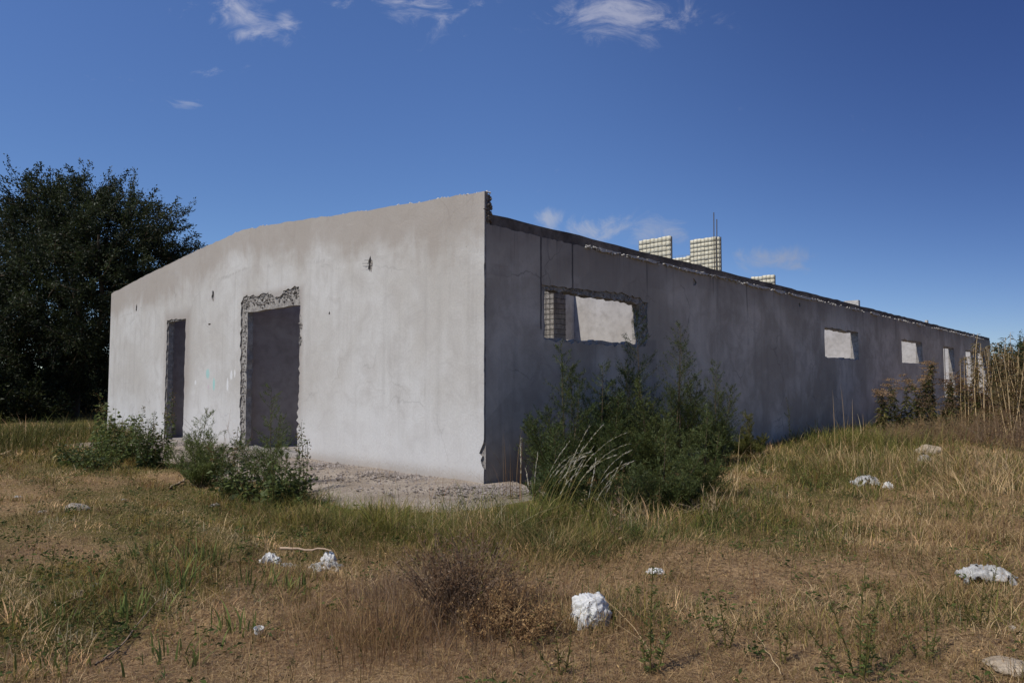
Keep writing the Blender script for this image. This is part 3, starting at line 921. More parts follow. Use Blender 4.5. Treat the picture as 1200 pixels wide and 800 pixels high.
    o = s.build('grass', M_GRASS)
    tag(o, 'patchy short grass, part green and part dry straw, over the whole plot', 'grass', kind='stuff')


make_turf()


# ------------------------------------------------------------------ plants
def curve_pts(p, d, ln, n=6, up=0.0, wig=.05):
    """a bending path from p along d"""
    p = np.array(p, float); d = np.array(d, float); d /= np.linalg.norm(d)
    out = [p.copy()]; st = ln / (n - 1)
    for i in range(n - 1):
        d = d + np.array([0, 0, up / (n - 1)]) + rng.normal(0, wig, 3); d /= np.linalg.norm(d)
        p = p + d * st; out.append(p.copy())
    return np.array(out)


def sample_path(pts, k, lo=0., hi=1.):
    t = rng.uniform(lo, hi, k) * (len(pts) - 1)
    i = np.minimum(t.astype(int), len(pts) - 2); f = (t - i)[:, None]
    return pts[i] * (1 - f) + pts[i + 1] * f, pts[i + 1] - pts[i], t / (len(pts) - 1)


def thing(name, p, label, cat, group=None):
    o = empty(name, (p[0], p[1], float(hgt(p[0], p[1])) - .02)); tag(o, label, cat, group, 'thing')
    return o


def feathery(name, p, height, radius, nstem, label, group, ca=DKGREEN, cb=GREEN, per=.8, leaf=.045, cat='shrub', spire=1.0, lw=.008):
    """upright fine-leaved shrub with pointed leaders"""
    root = thing(name, p, label, cat, group)
    b, l = Soup(), Soup()
    for k in range(nstem):
        a = rng.uniform(0, 6.283); rr_ = radius * math.sqrt(rng.uniform(0, 1))
        hk = height * (1 - .5 * (rr_ / radius) ** 1.3) * rng.uniform(.6, 1.0) if k else height
        if k == 0: rr_ = radius * .1
        d = np.array([math.cos(a) * rr_, math.sin(a) * rr_, hk * .8])
        st = curve_pts((math.cos(a) * rr_ * .15, math.sin(a) * rr_ * .15, 0), d, hk * 1.02, 9, .5, .03)
        b.tube(st, .004 + .005 * height, .0015, GREYB * .4, 4)
        nb = int(13 + 13 * height)
        for j in range(nb):
            t = .08 + .92 * (j + rng.uniform(0, 1)) / nb
            i = min(int(t * 8), 7); pp = st[i] + (st[i + 1] - st[i]) * (t * 8 - i)
            th = rng.uniform(0, 6.283)
            ln = (.10 + .34 * height * (1 - t) ** .8 * spire * rng.uniform(.5, 1.1)) * min(1, .5 + t * 3)
            br = curve_pts(pp, (math.cos(th), math.sin(th), rng.uniform(.25, .9)), ln, 5, .5, .06)
            b.tube(br, .0028, .001, OLIVE * .55, 3)
            n = int((20 + 150 * ln) * per)
            q, dd, tt = sample_path(br, n, .08, 1.)
            dd = dd / (np.linalg.norm(dd, axis=1, keepdims=True) + 1e-9) * .8 + rng.normal(0, .55, (n, 3)) + np.array([0, 0, .25])
            q = q + rng.normal(0, .012 + .04 * ln, (n, 3)) * (1 - .6 * tt[:, None])
            l.leaves(q, dd, leaf * rng.uniform(.6, 1.3, n), lw, mixc(ca, cb, n) * rng.uniform(.7, 1.3, (n, 1)))
        n = int(26 * per); q, dd, tt = sample_path(st, n, .7, 1.)
        l.leaves(q, dd / np.linalg.norm(dd, axis=1, keepdims=True) + rng.normal(0, .5, (n, 3)), leaf * .8, lw, mixc(ca, cb, n, .2, 1))
    b.build('stems', M_TWIG, root); l.build('foliage', M_LEAF, root)
    return root


def broadleaf(name, p, height, radius, nstem, label, group=None, ca=DKGREEN, cb=GREEN, leaf=.09, cat='weed', dens=1.0, tops=0, wr=.5):
    """weed with ovate leaves up several stems; tops = bare flower spikes"""
    root = thing(name, p, label, cat, group)
    b, l = Soup(), Soup()
    for k in range(nstem):
        a = rng.uniform(0, 6.283); rr_ = radius * math.sqrt(rng.uniform(0, 1))
        hk = height * rng.uniform(.55, 1.0) * (1 - .35 * rr_ / radius)
        if k < tops: hk = height * (1 - .12 * k)
        d = np.array([math.cos(a) * rr_ * .8, math.sin(a) * rr_ * .8, hk])
        st = curve_pts((math.cos(a) * rr_ * .45, math.sin(a) * rr_ * .45, 0), d, hk, 8, .2, .04)
        b.tube(st, .007, .0025, OLIVE * .5, 4)
        n = int(hk * 60 * dens) + 6
        q, dd, tt = sample_path(st, n, .05, 1.)
        th = rng.uniform(0, 6.283, n)
        dr = np.stack([np.cos(th), np.sin(th), rng.uniform(-.2, .7, n)], 1)
        sz_ = leaf * (1.15 - .75 * tt) * rng.uniform(.6, 1.3, n)
        q = q + dr * (sz_ * .5 + .02 * (1 - tt))[:, None]
        l.leaves(q, dr, sz_, sz_ * wr, mixc(ca, cb, n) * rng.uniform(.75, 1.3, (n, 1)), .25)
        if k < tops:
            n = 34; q, dd, tt = sample_path(st, n, .62, 1.)
            l.leaves(q + rng.normal(0, .025, (n, 3)), rng.normal(0, 1, (n, 3)), .028, .02, mixc(BROWN * .6, OLIVE, n))
    b.build('stems', M_TWIG, root); l.build('leaves', M_LEAF, root)
    return root


def stemweed(name, p, stems, label, group=None, ca=DKGREEN, cb=GREEN, leaf=.05, cat='weed', dens=90, wr=.28):
    """slender stems with narrow alternate leaves; stems = (dx, dy, height)"""
    root = thing(name, p, label, cat, group)
    b, l = Soup(), Soup()
    for (dx, dy, hk) in stems:
        st = curve_pts((dx * .3, dy * .3, 0), (dx, dy, hk * .9), hk, 8, .1, .05)
        b.tube(st, .0045, .0015, OLIVE * .6, 4)
        n = int(hk * dens)
        q, dd, tt = sample_path(st, n, .06, 1.)
        th = rng.uniform(0, 6.283, n)
        dr = np.stack([np.cos(th), np.sin(th), rng.uniform(.1, 1.1, n)], 1)
        sz_ = leaf * (1.2 - .7 * tt) * rng.uniform(.6, 1.3, n)
        l.leaves(q, dr, sz_, sz_ * wr, mixc(ca, cb, n) * rng.uniform(.75, 1.3, (n, 1)), .1)
        for j in range(int(hk * 7)):
            t = rng.uniform(.25, .85); i = int(t * 7)
            th_ = rng.uniform(0, 6.28); br = curve_pts(st[i], (math.cos(th_), math.sin(th_), 1.), hk * .25 * (1.1 - t), 4, .3, .05)
            b.tube(br, .002, .001, OLIVE * .6, 3)
            q, dd, tt = sample_path(br, 12, .1, 1.)
            l.leaves(q, dd / np.linalg.norm(dd, axis=1, keepdims=True) + rng.normal(0, .6, (12, 3)), leaf * .6, leaf * .6 * wr, mixc(ca, cb, 12))
    b.build('stems', M_TWIG, root); l.build('leaves', M_LEAF, root)
    return root


def tuft(name, p, n, h, spread, label, group=None, ca=STRAW, cb=PALE, wd=.006, lean=.5, cat='grass tuft', droop=.15, seg=5, az=None, azs=6.3):
    q = rng.normal(0, spread, (n, 3)); q[:, 2] = 0
    w = np.array(p, float)
    q[:, 2] = hgt(q[:, 0] + w[0], q[:, 1] + w[1]) - hgt(w[0], w[1])
    s = Soup()
    aa = np.arctan2(q[:, 1], q[:, 0]) + rng.normal(0, .9, n) if az is None else rng.normal(az, azs, n)
    c = mixc(ca, cb, n) * rng.uniform(.75, 1.2, (n, 1))
    s.blades(q, h * rng.uniform(.45, 1.05, n), aa, np.clip(rng.normal(lean, .25, n), .05, 1.6), wd * rng.uniform(.7, 1.3, n), c, seg, c * 1.15, droop)
    o = s.build(name, M_GRASS); o.location = (p[0], p[1], float(hgt(p[0], p[1])) - .015)
    tag(o, label, cat, group, 'thing')
    return o


def plume_grass(name, p, n, h, label, group, az, c=PALE):
    """arching feathery seed heads over a green tuft"""
    root = thing(name, p, label, 'grass tuft', group)
    b, l = Soup(), Soup()
    for k in range(n):
        a = rng.normal(az, .9); hk = h * rng.uniform(.55, 1.05)
        st = curve_pts((rng.normal(0, .06), rng.normal(0, .06), 0), (math.cos(a) * .22, math.sin(a) * .22, 1), hk * 1.25, 14, -1.6 * rng.uniform(.5, 1.25), .015)
        b.tube(st, .0025, .0012, OLIVE, 3)
        m = 46; q, dd, tt = sample_path(st, m, .55, 1.)
        dd = dd / np.linalg.norm(dd, axis=1, keepdims=True) + rng.normal(0, .12, (m, 3))
        l.leaves(q, dd, .05 * rng.uniform(.6, 1.2, m), .004, np.array([.62, .56, .43]) * rng.uniform(.8, 1.15, (m, 1)))
    b.build('stalks', M_TWIG, root); l.build('seed_heads', M_GRASS, root)
    m = 260
    s = Soup(); q = rng.normal(0, .12, (m, 3)); q[:, 2] = 0
    cc = mixc(GREEN, YELG, m)
    s.blades(q, h * rng.uniform(.2, .55, m), np.arctan2(q[:, 1], q[:, 0]) + rng.normal(0, .8, m), rng.uniform(.3, 1.1, m), .006, cc, 4, cc * 1.1, .25)
    s.build('blades', M_GRASS, root)
    return root


def umbel(name, p, stems, label, group, head=(.30, .19, .10), cat='dry weed'):
    """tall leafy stems carrying flat brown flower heads"""
    root = thing(name, p, label, cat, group)
    b, l, hd = Soup(), Soup(), Soup()
    head = np.array(head)
    for (dx, dy, hk) in stems:
        st = curve_pts((dx, dy, 0), (dx * .2 + rng.normal(0, .13), dy * .1, 1), hk * rng.uniform(.88, 1.06), 8, .1, .05)
        b.tube(st, .010, .004, OLIVE * .55, 4)
        n = int(hk * 125); q, dd, tt = sample_path(st, n, .1, .93)
        th = rng.uniform(0, 6.283, n); dr = np.stack([np.cos(th), np.sin(th), rng.uniform(-.7, .6, n)], 1)
        sz_ = .21 * (1.25 - .8 * tt) * rng.uniform(.5, 1.2, n)
        l.leaves(q, dr, sz_, sz_ * .24, np.where(rng.uniform(0, 1, (n, 1)) < .15, mixc(GREYB * .6, STRAW * .5, n), mixc(DKGREEN, OLIVE * .8, n)) * rng.uniform(.5, 1.3, (n, 1)), .3)
        for j in range(9):
            th_ = rng.uniform(0, 6.28); br = curve_pts(st[-2 - j % 2], (math.cos(th_) * 1.1, math.sin(th_) * 1.1, 1.), rng.uniform(.12, .36), 4, .4, .05)
            b.tube(br, .003, .002, OLIVE * .6, 3)
            m = 24; q = br[-1] + rng.normal(0, 1, (m, 3)) * np.array([.055, .055, .014])
            hd.leaves(q, rng.normal(0, 1, (m, 3)) + np.array([0, 0, .5]), .035, .028, head * rng.uniform(.6, 1.5, (m, 1)))
    b.build('stems', M_TWIG, root); l.build('leaves', M_LEAF, root); hd.build('flower_heads', M_LEAF, root)
    return root


def canes(name, p, n, h, spread, label, group, c=PALE):
    """pale dry canes with nodes and a few withered leaves"""
    root = thing(name, p, label, 'dry weed', group)
    b, l = Soup(), Soup()
    for k in range(n):
        hk = h * rng.uniform(.7, 1.05)
        st = curve_pts((rng.normal(0, spread), rng.normal(0, spread), 0), (rng.normal(0, .09), rng.normal(0, .09), 1), hk, 9, 0, .025)
        r = np.linspace(.010, .004, 9) * np.where(np.arange(9) % 2, 1.25, .9)
        b.tube(st, r, None, c * rng.uniform(.7, 1.05), 5)
        m = int(hk * 40); q, dd, tt = sample_path(st, m, .1, 1.)
        th = rng.uniform(0, 6.283, m); dr = np.stack([np.cos(th), np.sin(th), rng.uniform(-1.1, .6, m)], 1)
        l.leaves(q, dr, .15 * rng.uniform(.4, 1.3, m), .024, mixc(BROWN * .6, OLIVE * .8, m) * .9, .2)
    b.build('canes', M_TWIG, root); l.build('withered_leaves', M_LEAF, root)
    return root


def brush(name, p, height, radius, n, label, group=None, c=(BROWN * .55, GREYB * .8), cat='dry shrub', seeds=True):
    """tangle of dry twigs"""
    root = thing(name, p, label, cat, group)
    b, l = Soup(), Soup()
    for k in range(n):
        a = rng.uniform(0, 6.283); rr_ = radius * rng.uniform(0, 1)
        st = curve_pts((math.cos(a) * rr_ * .5, math.sin(a) * rr_ * .5, 0), (math.cos(a) * rr_ * 1.1, math.sin(a) * rr_ * 1.1, height), height * rng.uniform(.6, 1.15), 6, -.2, .14)
        cc = mixc(*c, 1)[0]
        b.tube(st, .0035, .0012, cc, 3)
        for j in range(5):
            i = rng.integers(1, 5); br = curve_pts(st[i], st[i + 1] - st[i] + rng.normal(0, .05, 3), height * rng.uniform(.15, .4), 4, .1, .2)
            b.tube(br, .002, .0008, cc * rng.uniform(.8, 1.5), 3)
            if seeds:
                q, dd, tt = sample_path(br, 7, .1, 1.)
                l.leaves(q, rng.normal(0, 1, (7, 3)), .022, .008, mixc(*c, 7) * rng.uniform(.8, 1.5, (7, 1)))
    b.build('twigs', M_TWIG, root)
    if seeds: l.build('seed_heads', M_GRASS, root)
    return root


GREEN = GREEN * np.array([1.4, 1.28, 1.45]); DKGREEN = DKGREEN * np.array([1.5, 1.4, 1.5])
GRP = 'feathery green shrubs against the shaded wall'
# --- the big clump of fine-leaved shrubs on the long side
def on_side(px, q, t=None):
    """ground spot q metres out from the long wall, seen at photo column px"""
    tt = side_hit(px, 500, -q)[0]
    return (C0[0] + tt * E1[0] - q * E2[0], C0[1] + tt * E1[1] - q * E2[1])


feathery('feathery_shrub', on_side(664, 1.0), 2.0, .75, 10, 'bushy pale-tipped feathery shrub nearest the building corner, behind the arching grass plumes', GRP)
feathery('feathery_shrub', on_side(708, 1.25), 1.75, .6, 8, 'low rounded feathery shrub between the corner shrub and the tall dark one', GRP)
feathery('feathery_shrub', on_side(745, .75), 2.62, .62, 11, 'tallest and darkest feathery shrub, its leader touching the first window', GRP, np.array([.02, .032, .012]), np.array([.05, .07, .024]), per=.95)
feathery('feathery_shrub', on_side(794, .9), 2.5, .75, 9, 'tall sparse feathery shrub with open side twigs right of the first window', GRP, per=.6)
feathery('feathery_shrub', on_side(838, .95), 1.85, .75, 10, 'yellowish feathery shrub at the right end of the big clump', GRP, GREEN * .7, np.array([.09, .115, .03]), per=.8)
feathery('feathery_shrub', on_side(760, 1.45), 1.5, .72, 10, 'wide feathery shrub in front of the tallest one, lit at its top', GRP, GREEN * .6, GREEN * 1.05, per=.8)
feathery('feathery_shrub', at(652, 600), .95, .5, 8, 'dark feathery shrub behind the thickest tuft of plumes', GRP)
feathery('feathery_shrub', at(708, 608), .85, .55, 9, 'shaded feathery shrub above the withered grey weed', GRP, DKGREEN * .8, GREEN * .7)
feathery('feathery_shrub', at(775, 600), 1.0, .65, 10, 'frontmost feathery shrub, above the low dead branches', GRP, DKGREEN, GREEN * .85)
feathery('feathery_shrub', at(826, 584), 1.15, .5, 7, 'small feathery shrub left of the few tall pale blades', GRP, DKGREEN, GREEN)
feathery('low_shrub', on_side(878, .75), .85, .75, 16, 'low dense green bush at the wall foot right of the big clump', 'low bushes along the wall foot', GREEN * .6, YELG * .8, leaf=.045, spire=.6)
broadleaf('low_shrub', on_side(955, .5), .62, .5, 14, 'small dark leafy bush at the wall foot below the second window', 'low bushes along the wall foot', leaf=.05)
stemweed('mullein_spike', on_side(926, .55), [(.0, .02, 1.18)], 'single thin green spike standing against the bare shaded wall', dens=120, leaf=.045, cat='weed')

# --- grass around the clump
pl = at(632, 592)
plume_grass('plume_grass', at(622, 610), 9, 1.0, 'arching pale grass plumes standing against the corner shrub', 'arching plume grasses', .2)
plume_grass('plume_grass', at(650, 614), 12, 1.02, 'thickest tuft of arching silvery plumes left of the dark clump', 'arching plume grasses', .1)
plume_grass('plume_grass', at(684, 616), 7, .8, 'small low tuft of plumes in the deep shade of the clump', 'arching plume grasses', .1)
tuft('dry_grass_stalks', at(601, 583), 16, 1.05, .07, 'upright bundle of dry reddish stalks standing by the shaded corner', None, BROWN * 1.2, STRAW * .8, .006, .06)
tuft('long_grass', at(572, 628), 700, .40, .28, 'leaning green grass spilling over the edge of the gravel path', 'long green grass tufts', GREEN, STRAW * .7, .005, .95, az=3.5, azs=1.0)
tuft('long_grass', at(640, 640), 800, .36, .38, 'dense green grass mound below the arching plumes', 'long green grass tufts', GREEN * .9, STRAW * .75, .005, .85)
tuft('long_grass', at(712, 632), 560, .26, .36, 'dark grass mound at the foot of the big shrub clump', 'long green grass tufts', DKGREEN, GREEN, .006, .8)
tuft('long_grass', at(395, 612), 900, .31, .44, 'long green grass behind the torn white bag with a stick', 'long green grass tufts', GREEN, YELG * 1.05, .005, .8)
tuft('long_grass', at(470, 622), 900, .31, .44, 'long green grass between the torn bag and the gravel path', 'long green grass tufts', GREEN * .8, YELG, .005, .8)
tuft('long_grass', at(335, 590), 520, .24, .34, 'dark green grass at the foot of the doorway shrubs', 'long green grass tufts', GREEN * .8, GREEN * 1.3, .006, .6)
broadleaf('withered_weed', at(690, 612), .55, .4, 12, 'withered grey weed with curled pale leaves in front of the dark clump', None, GREYB, PALE * .9, .05, 'dry weed', .8)
stemweed('withered_stalk', at(722, 640), [(.02, 0, .75), (-.03, .02, .42)], 'lone brown stalk standing in front of the dark clump', None, BROWN, GREYB * 1.3, .045, 'dry weed', 40)
brush('dead_branches', at(835, 607), .3, .55, 26, 'low tangle of dead grey branches in the shadow of the shrub clump', None, (GREYB, PALE * .8), 'dead branches', False)
tuft('pale_grass', at(858, 588), 7, 1.02, .04, 'few tall pale grass blades right of the dark clump', None, PALE, PALE, .010, .12, az=.2, azs=.3)

for (px, py, n_, h_, sp_, ca_, cb_, lab) in ((440, 640, 300, .15, .34, OLIVE, STRAW, 'yellowing grass right of the torn white bag'), (380, 640, 300, .15, .3, GREEN * .8, OLIVE * 1.1, 'olive grass just behind the torn white bag'), (530, 655, 360, .2, .34, STRAW * .8, PALE * .8, 'straw grass between the green mound and the brown shrub'),
    (600, 660, 360, .2, .36, OLIVE, STRAW, 'olive and straw grass below the leaning green grass'), (690, 655, 360, .17, .4, OLIVE * .9, STRAW * .9, 'olive grass before the shaded mound'), (780, 640, 360, .18, .45, STRAW * .8, OLIVE, 'dry grass before the low dead branches'), (860, 612, 360, .17, .5, OLIVE, STRAW * .9, 'olive grass right of the low dead branches'), (560, 606, 200, .5, .16, GREEN * .8, YELG, 'tall grass fringe at the end of the gravel path')):
    tuft('mixed_grass', at(px, py), n_, h_, sp_, lab, 'mixed grass tufts before the shrubs', ca_, cb_, .0048, .8)
# --- weeds along the gable front
broadleaf('leafy_weed', at(100, 543), .75, .75, 26, 'sprawling leafy weed left of the building by the yellow wrapper', 'leafy weeds along the front wall', leaf=.10, dens=.8)
broadleaf('leafy_weed', at(140, 536), 1.35, .5, 16, 'leafy weed with one bare seed spike at the left end of the front wall', 'leafy weeds along the front wall', GREEN * .8, GREEN * 1.4, .14, tops=1, dens=.8, wr=.75)
broadleaf('leafy_weed', at(157, 540), 1.08, .34, 14, 'slim leafy weed between the seed spike and the narrow doorway', 'leafy weeds along the front wall', leaf=.07, tops=3)
broadleaf('leafy_weed', at(179, 546), 1.38, .38, 24, 'tall leafy weed standing just left of the narrow doorway', 'leafy weeds along the front wall', leaf=.09, tops=5)
feathery('feathery_shrub', at(236, 566), 1.06, .55, 12, 'bright feathery shrub between the two doorways', 'feathery shrubs by the doorways', GREEN * .8, GREEN * 1.4, .65, .05)
feathery('feathery_shrub', at(318, 570), 1.42, .5, 6, 'tall wispy feathery shrub in front of the wide doorway', 'feathery shrubs by the doorways', GREEN * .9, np.array([.10, .14, .035]), .42, .05)
broadleaf('leafy_weed', at(282, 582), .95, .42, 16, 'dark leafy weed with stiff upright shoots in front of the wide doorway', 'leafy weeds along the front wall', DKGREEN * .8, GREEN, .10, tops=3)
broadleaf('leafy_weed', at(318, 588), .72, .6, 24, 'broad leafy weed at the foot of the wispy doorway shrub', 'leafy weeds along the front wall', DKGREEN, GREEN * 1.2, .10, wr=.7)
broadleaf('leafy_weed', at(351, 578), 1.0, .16, 4, 'narrow dark weed at the right edge of the wide doorway', 'leafy weeds along the front wall', DKGREEN * .7, GREEN, .07, tops=3)
broadleaf('leafy_weed', at(118, 548), .95, .5, 18, 'mid-height leafy weed between the yellow wrapper and the bare seed spike', 'leafy weeds along the front wall', DKGREEN, GREEN * 1.2, .09, tops=4)
stemweed('slender_weed', at(262, 586), [(.0, .0, .95), (.12, .05, .8), (-.1, .05, .7), (.2, .0, .6)], 'upright thin-leaved weed filling the gap between the two doorway shrubs', None, DKGREEN, GREEN, .07, dens=90)
stemweed('slender_weed', at(335, 590), [(.0, .0, 1.0), (.1, .05, .85), (-.12, .05, .9), (.22, 0, .6)], 'upright thin-leaved weed before the right side of the wide doorway', None, DKGREEN, GREEN, .07, dens=90)
for (px, py, n_, h_, lab) in ((12, 521, 420, .75, 'tall dark grass at the left edge in the shade of the tree'), (50, 515, 420, .7, 'tall dark grass under the big tree by the kerb'), (92, 512, 380, .6, 'tall dark grass between kerb and building'), (-25, 530, 380, .7, 'tall dark grass just beyond the left edge')):
    tuft('shaded_grass', at(px, py), n_, h_, .8, lab, 'tall grass under the tree', GREEN * .5, OLIVE * .7, .016, .4)
brush('bare_weed', at(262, 560), 1.05, .4, 7, 'bare twiggy weed against the white wall between the doorways', None, (BROWN, GREYB), 'dry weed', False)
tuft('thin_dry_grass', at(430, 572), 26, .55, .5, 'thin dry stalks on the gravel path under the white wall', 'thin stalks on the path', BROWN, STRAW, .004, .15)
tuft('thin_dry_grass', at(500, 592), 22, .5, .3, 'sparse dark stalks at the path edge near the corner', 'thin stalks on the path', BROWN * .8, BROWN * 1.6, .005, .3)

# --- weeds on the right
GU = 'tall weeds with flat brown heads'
umbel('flat_headed_weed', at(1036, 510), [(-.12, 0, 1.35), (.1, .1, 1.42), (.02, -.1, 1.3)], 'shortest flat-headed weed, leftmost against the shaded wall', GU)
umbel('flat_headed_weed', at(1057, 508), [(-.1, 0, 1.85), (.12, .05, 1.95), (0, .1, 1.7)], 'flat-headed weed below the third window hole', GU)
umbel('flat_headed_weed', at(1080, 508), [(-.15, 0, 2.1), (.1, .1, 2.25), (.22, 0, 1.9), (0, -.1, 1.6)], 'tallest flat-headed weed, right of the third window hole', GU)
umbel('flat_headed_weed', at(1112, 508), [(-.3, 0, 1.55), (.0, .1, 1.75), (.2, 0, 1.65), (.4, .1, 1.5), (-.1, -.1, 1.3)], 'wide bushy flat-headed weed before the far doorways', GU)
umbel('flat_headed_weed', at(1096, 514), [(-.2, 0, 1.0), (.05, .1, 1.15), (.25, 0, .95), (.4, -.1, 1.05)], 'low dark flat-headed weed in front of the tallest one', GU, (.14, .09, .05))
umbel('flat_headed_weed', at(1128, 508), [(-.3, 0, 1.5), (-.1, .1, 1.65), (.12, 0, 1.6), (.3, .1, 1.45)], 'dense flat-headed weed in front of the two last openings', GU, (.18, .105, .06))
umbel('flat_headed_weed', at(1143, 512), [(-.1, 0, 1.4), (.15, .1, 1.3), (.3, .0, 1.1)], 'withered brown flat-headed weed beside the pale canes', GU, (.16, .085, .05))
GC = 'pale dry canes at the right edge'
canes('dry_canes', at(1166, 512), 22, 2.5, .38, 'leftmost bunch of tall pale dry canes, against the end of the wall', GC)
canes('dry_canes', at(1186, 514), 26, 2.7, .42, 'thick bunch of tall pale dry canes at the right edge', GC)
canes('dry_canes', at(1206, 518), 12, 2.6, .35, 'dry canes cut by the right edge of the photo', GC)
canes('dry_canes', at(1234, 520), 12, 2.6, .45, 'dry canes standing just beyond the right edge', GC)
for (px, py, h_, lab) in ((1046, 520, .6, 'dry brush between the two leftmost flat-headed weeds'), (1072, 522, .7, 'dry brush at the foot of the tallest flat-headed weed'), (1104, 520, .75, 'dry brush at the foot of the wide bushy weed'), (1130, 518, .95, 'dry brush before the withered flat-headed weed'), (1172, 506, 1.7, 'tall brown brush filling the gap behind the leftmost canes'), (1198, 508, 1.8, 'tall brown brush behind the thick cane bunch')):
    brush('dry_brush', at(px, py), h_, .85, 90, lab, 'dry brush among the tall weeds', (GREYB * .6, STRAW * .6))
for (px, py, h_, lab) in ((1150, 524, .8, 'dark brown dry brush at the foot of the pale canes'), (1192, 528, .95, 'reddish dry brush in front of the thick cane bunch'), (1225, 535, .9, 'dry brush at the far right edge')):
    brush('dry_brush', at(px, py), h_, .8, 60, lab, 'dry brush below the canes')
tuft('tall_green_grass', at(975, 520), 460, .55, .55, 'green grass rising to the wall right of the green spike', 'tall green grass by the wall', GREEN, YELG, .010, .45)
tuft('tall_green_grass', at(1040, 525), 520, .66, .65, 'tall green grass at the foot of the leftmost flat-headed weeds', 'tall green grass by the wall', GREEN, OLIVE * 1.2, .010, .5)
tuft('tall_green_grass', at(1010, 552), 460, .46, .55, 'green and yellow grass behind the grey plastic sheet', 'tall green grass by the wall', GREEN * 1.1, STRAW * .8, .008, .5)
tuft('tall_straw', at(1003, 548), 140, .62, .5, 'tall straw-coloured grass left of the flat-headed weeds', 'tall straw tufts', STRAW, PALE, .007, .4)
tuft('tall_straw', at(1000, 530), 8, 1.75, .12, 'thin tall seed stalks rising before the second window hole', 'tall straw tufts', STRAW, PALE, .010, .25)
tuft('tall_straw', at(1060, 545), 140, .6, .5, 'golden straw tuft behind the two stones', 'tall straw tufts', STRAW, OLIVE, .007, .45)
tuft('tall_straw', at(1140, 560), 220, .58, .6, 'greyish leaning straw right of the stones', 'tall straw tufts', GREYB * 1.2, PALE * .8, .007, .8)
tuft('tall_straw', at(1180, 590), 240, .56, .6, 'loose pale straw bending over at the right edge', 'tall straw tufts', STRAW, PALE, .006, .9)
tuft('tall_straw', at(1085, 610), 150, .32, .6, 'upright straw in the middle of the dry field', 'tall straw tufts', STRAW * .9, OLIVE * 1.2, .005, .4)
tuft('tall_straw', at(1045, 650), 50, .35, .4, 'thin straw left of the grey torn bag', 'tall straw tufts', STRAW, PALE, .005, .4)
broadleaf('leafy_weed', at(952, 568), .5, .55, 26, 'low bright leafy weed in the sunny grass before the wall', None, GREEN, YELG * .8, .045, dens=1.2)
stemweed('slender_weed', at(948, 592), [(.02, 0, .42)], 'single dark weed stem in the sunny grass', None, dens=110)

# --- weeds in the foreground
brush('brown_shrub', at(540, 725), .50, .30, 130, 'dense dry brown shrub in the middle foreground', 'dry brown shrubs')
tuft('reddish_weed', at(440, 755), 420, .34, .22, 'reddish dry weed clump left of the dense brown shrub', None, BROWN * .8, STRAW * .75, .0032, .35, cat='dry weed')
for (px, py, n_, h_, sp_, lab) in ((500, 735, 420, .36, .16, 'dry reddish stalks against the left side of the brown shrub'), (565, 745, 420, .32, .18, 'dry reddish stalks before the brown shrub'), (470, 700, 360, .30, .2, 'dry reddish stalks behind the left half of the brown shrub'), (610, 705, 320, .30, .2, 'dry reddish stalks behind the right half of the brown shrub')):
    tuft('reddish_weed', at(px, py), n_, h_, sp_, lab, 'reddish dry weeds', BROWN * .55, GREYB * 1.1, .0032, .4, cat='dry weed')
brush('brown_shrub', at(590, 742), .28, .34, 110, 'small spreading dry shrub right of the dense brown one', 'dry brown shrubs', (BROWN * .7, STRAW * .8))
tuft('dry_tuft', at(640, 712), 120, .34, .16, 'leaning dry grass tuft left of the crumpled white bag', 'dry tufts in the foreground', STRAW, GREYB * 1.2, .0035, .9)
tuft('dry_tuft', at(500, 690), 160, .30, .22, 'greyish dry grass behind the dense brown shrub', 'dry tufts in the foreground', GREYB, STRAW, .0035, .5)
tuft('dry_tuft', at(400, 735), 160, .22, .22, 'reddish dry grass around the low shrub', 'dry tufts in the foreground', BROWN, STRAW, .0035, .5)
tuft('dry_tuft', at(800, 735), 150, .24, .3, 'thin dry grass around the leafy weed stem', 'dry tufts in the foreground', STRAW, PALE, .003, .6)
stemweed('slender_weed', at(762, 782), [(.0, .02, .60), (.09, 0, .36), (-.05, .05, .26)], 'leafy weed stem right of the crumpled white bag', None, GREEN * .7, GREEN * 1.3, .042, dens=150)
stemweed('slender_weed', at(1010, 792), [(-.10, .02, .48), (.02, .05, .62), (.09, .0, .55), (-.2, .05, .4), (.16, .1, .5), (-.03, -.1, .35), (.24, 0, .28)], 'branching green weed with many stems in the right foreground', None, GREEN * .6, GREEN * 1.2, .034, dens=150)
stemweed('slender_weed', at(915, 775), [(0, 0, .42), (.06, .03, .3)], 'thin weed left of the branching green one', None, GREEN * .6, OLIVE, .032, dens=110)
stemweed('slender_weed', at(1085, 775), [(0, 0, .3), (.1, .03, .36), (-.08, .1, .28)], 'low green weed right of the branching one', None, GREEN * .7, GREEN * 1.2, .034, dens=130)
tuft('dark_stalk', at(886, 690), 3, .62, .03, 'thin dark stalks in the dry field right of centre', None, BROWN * .6, BROWN, .006, .08)
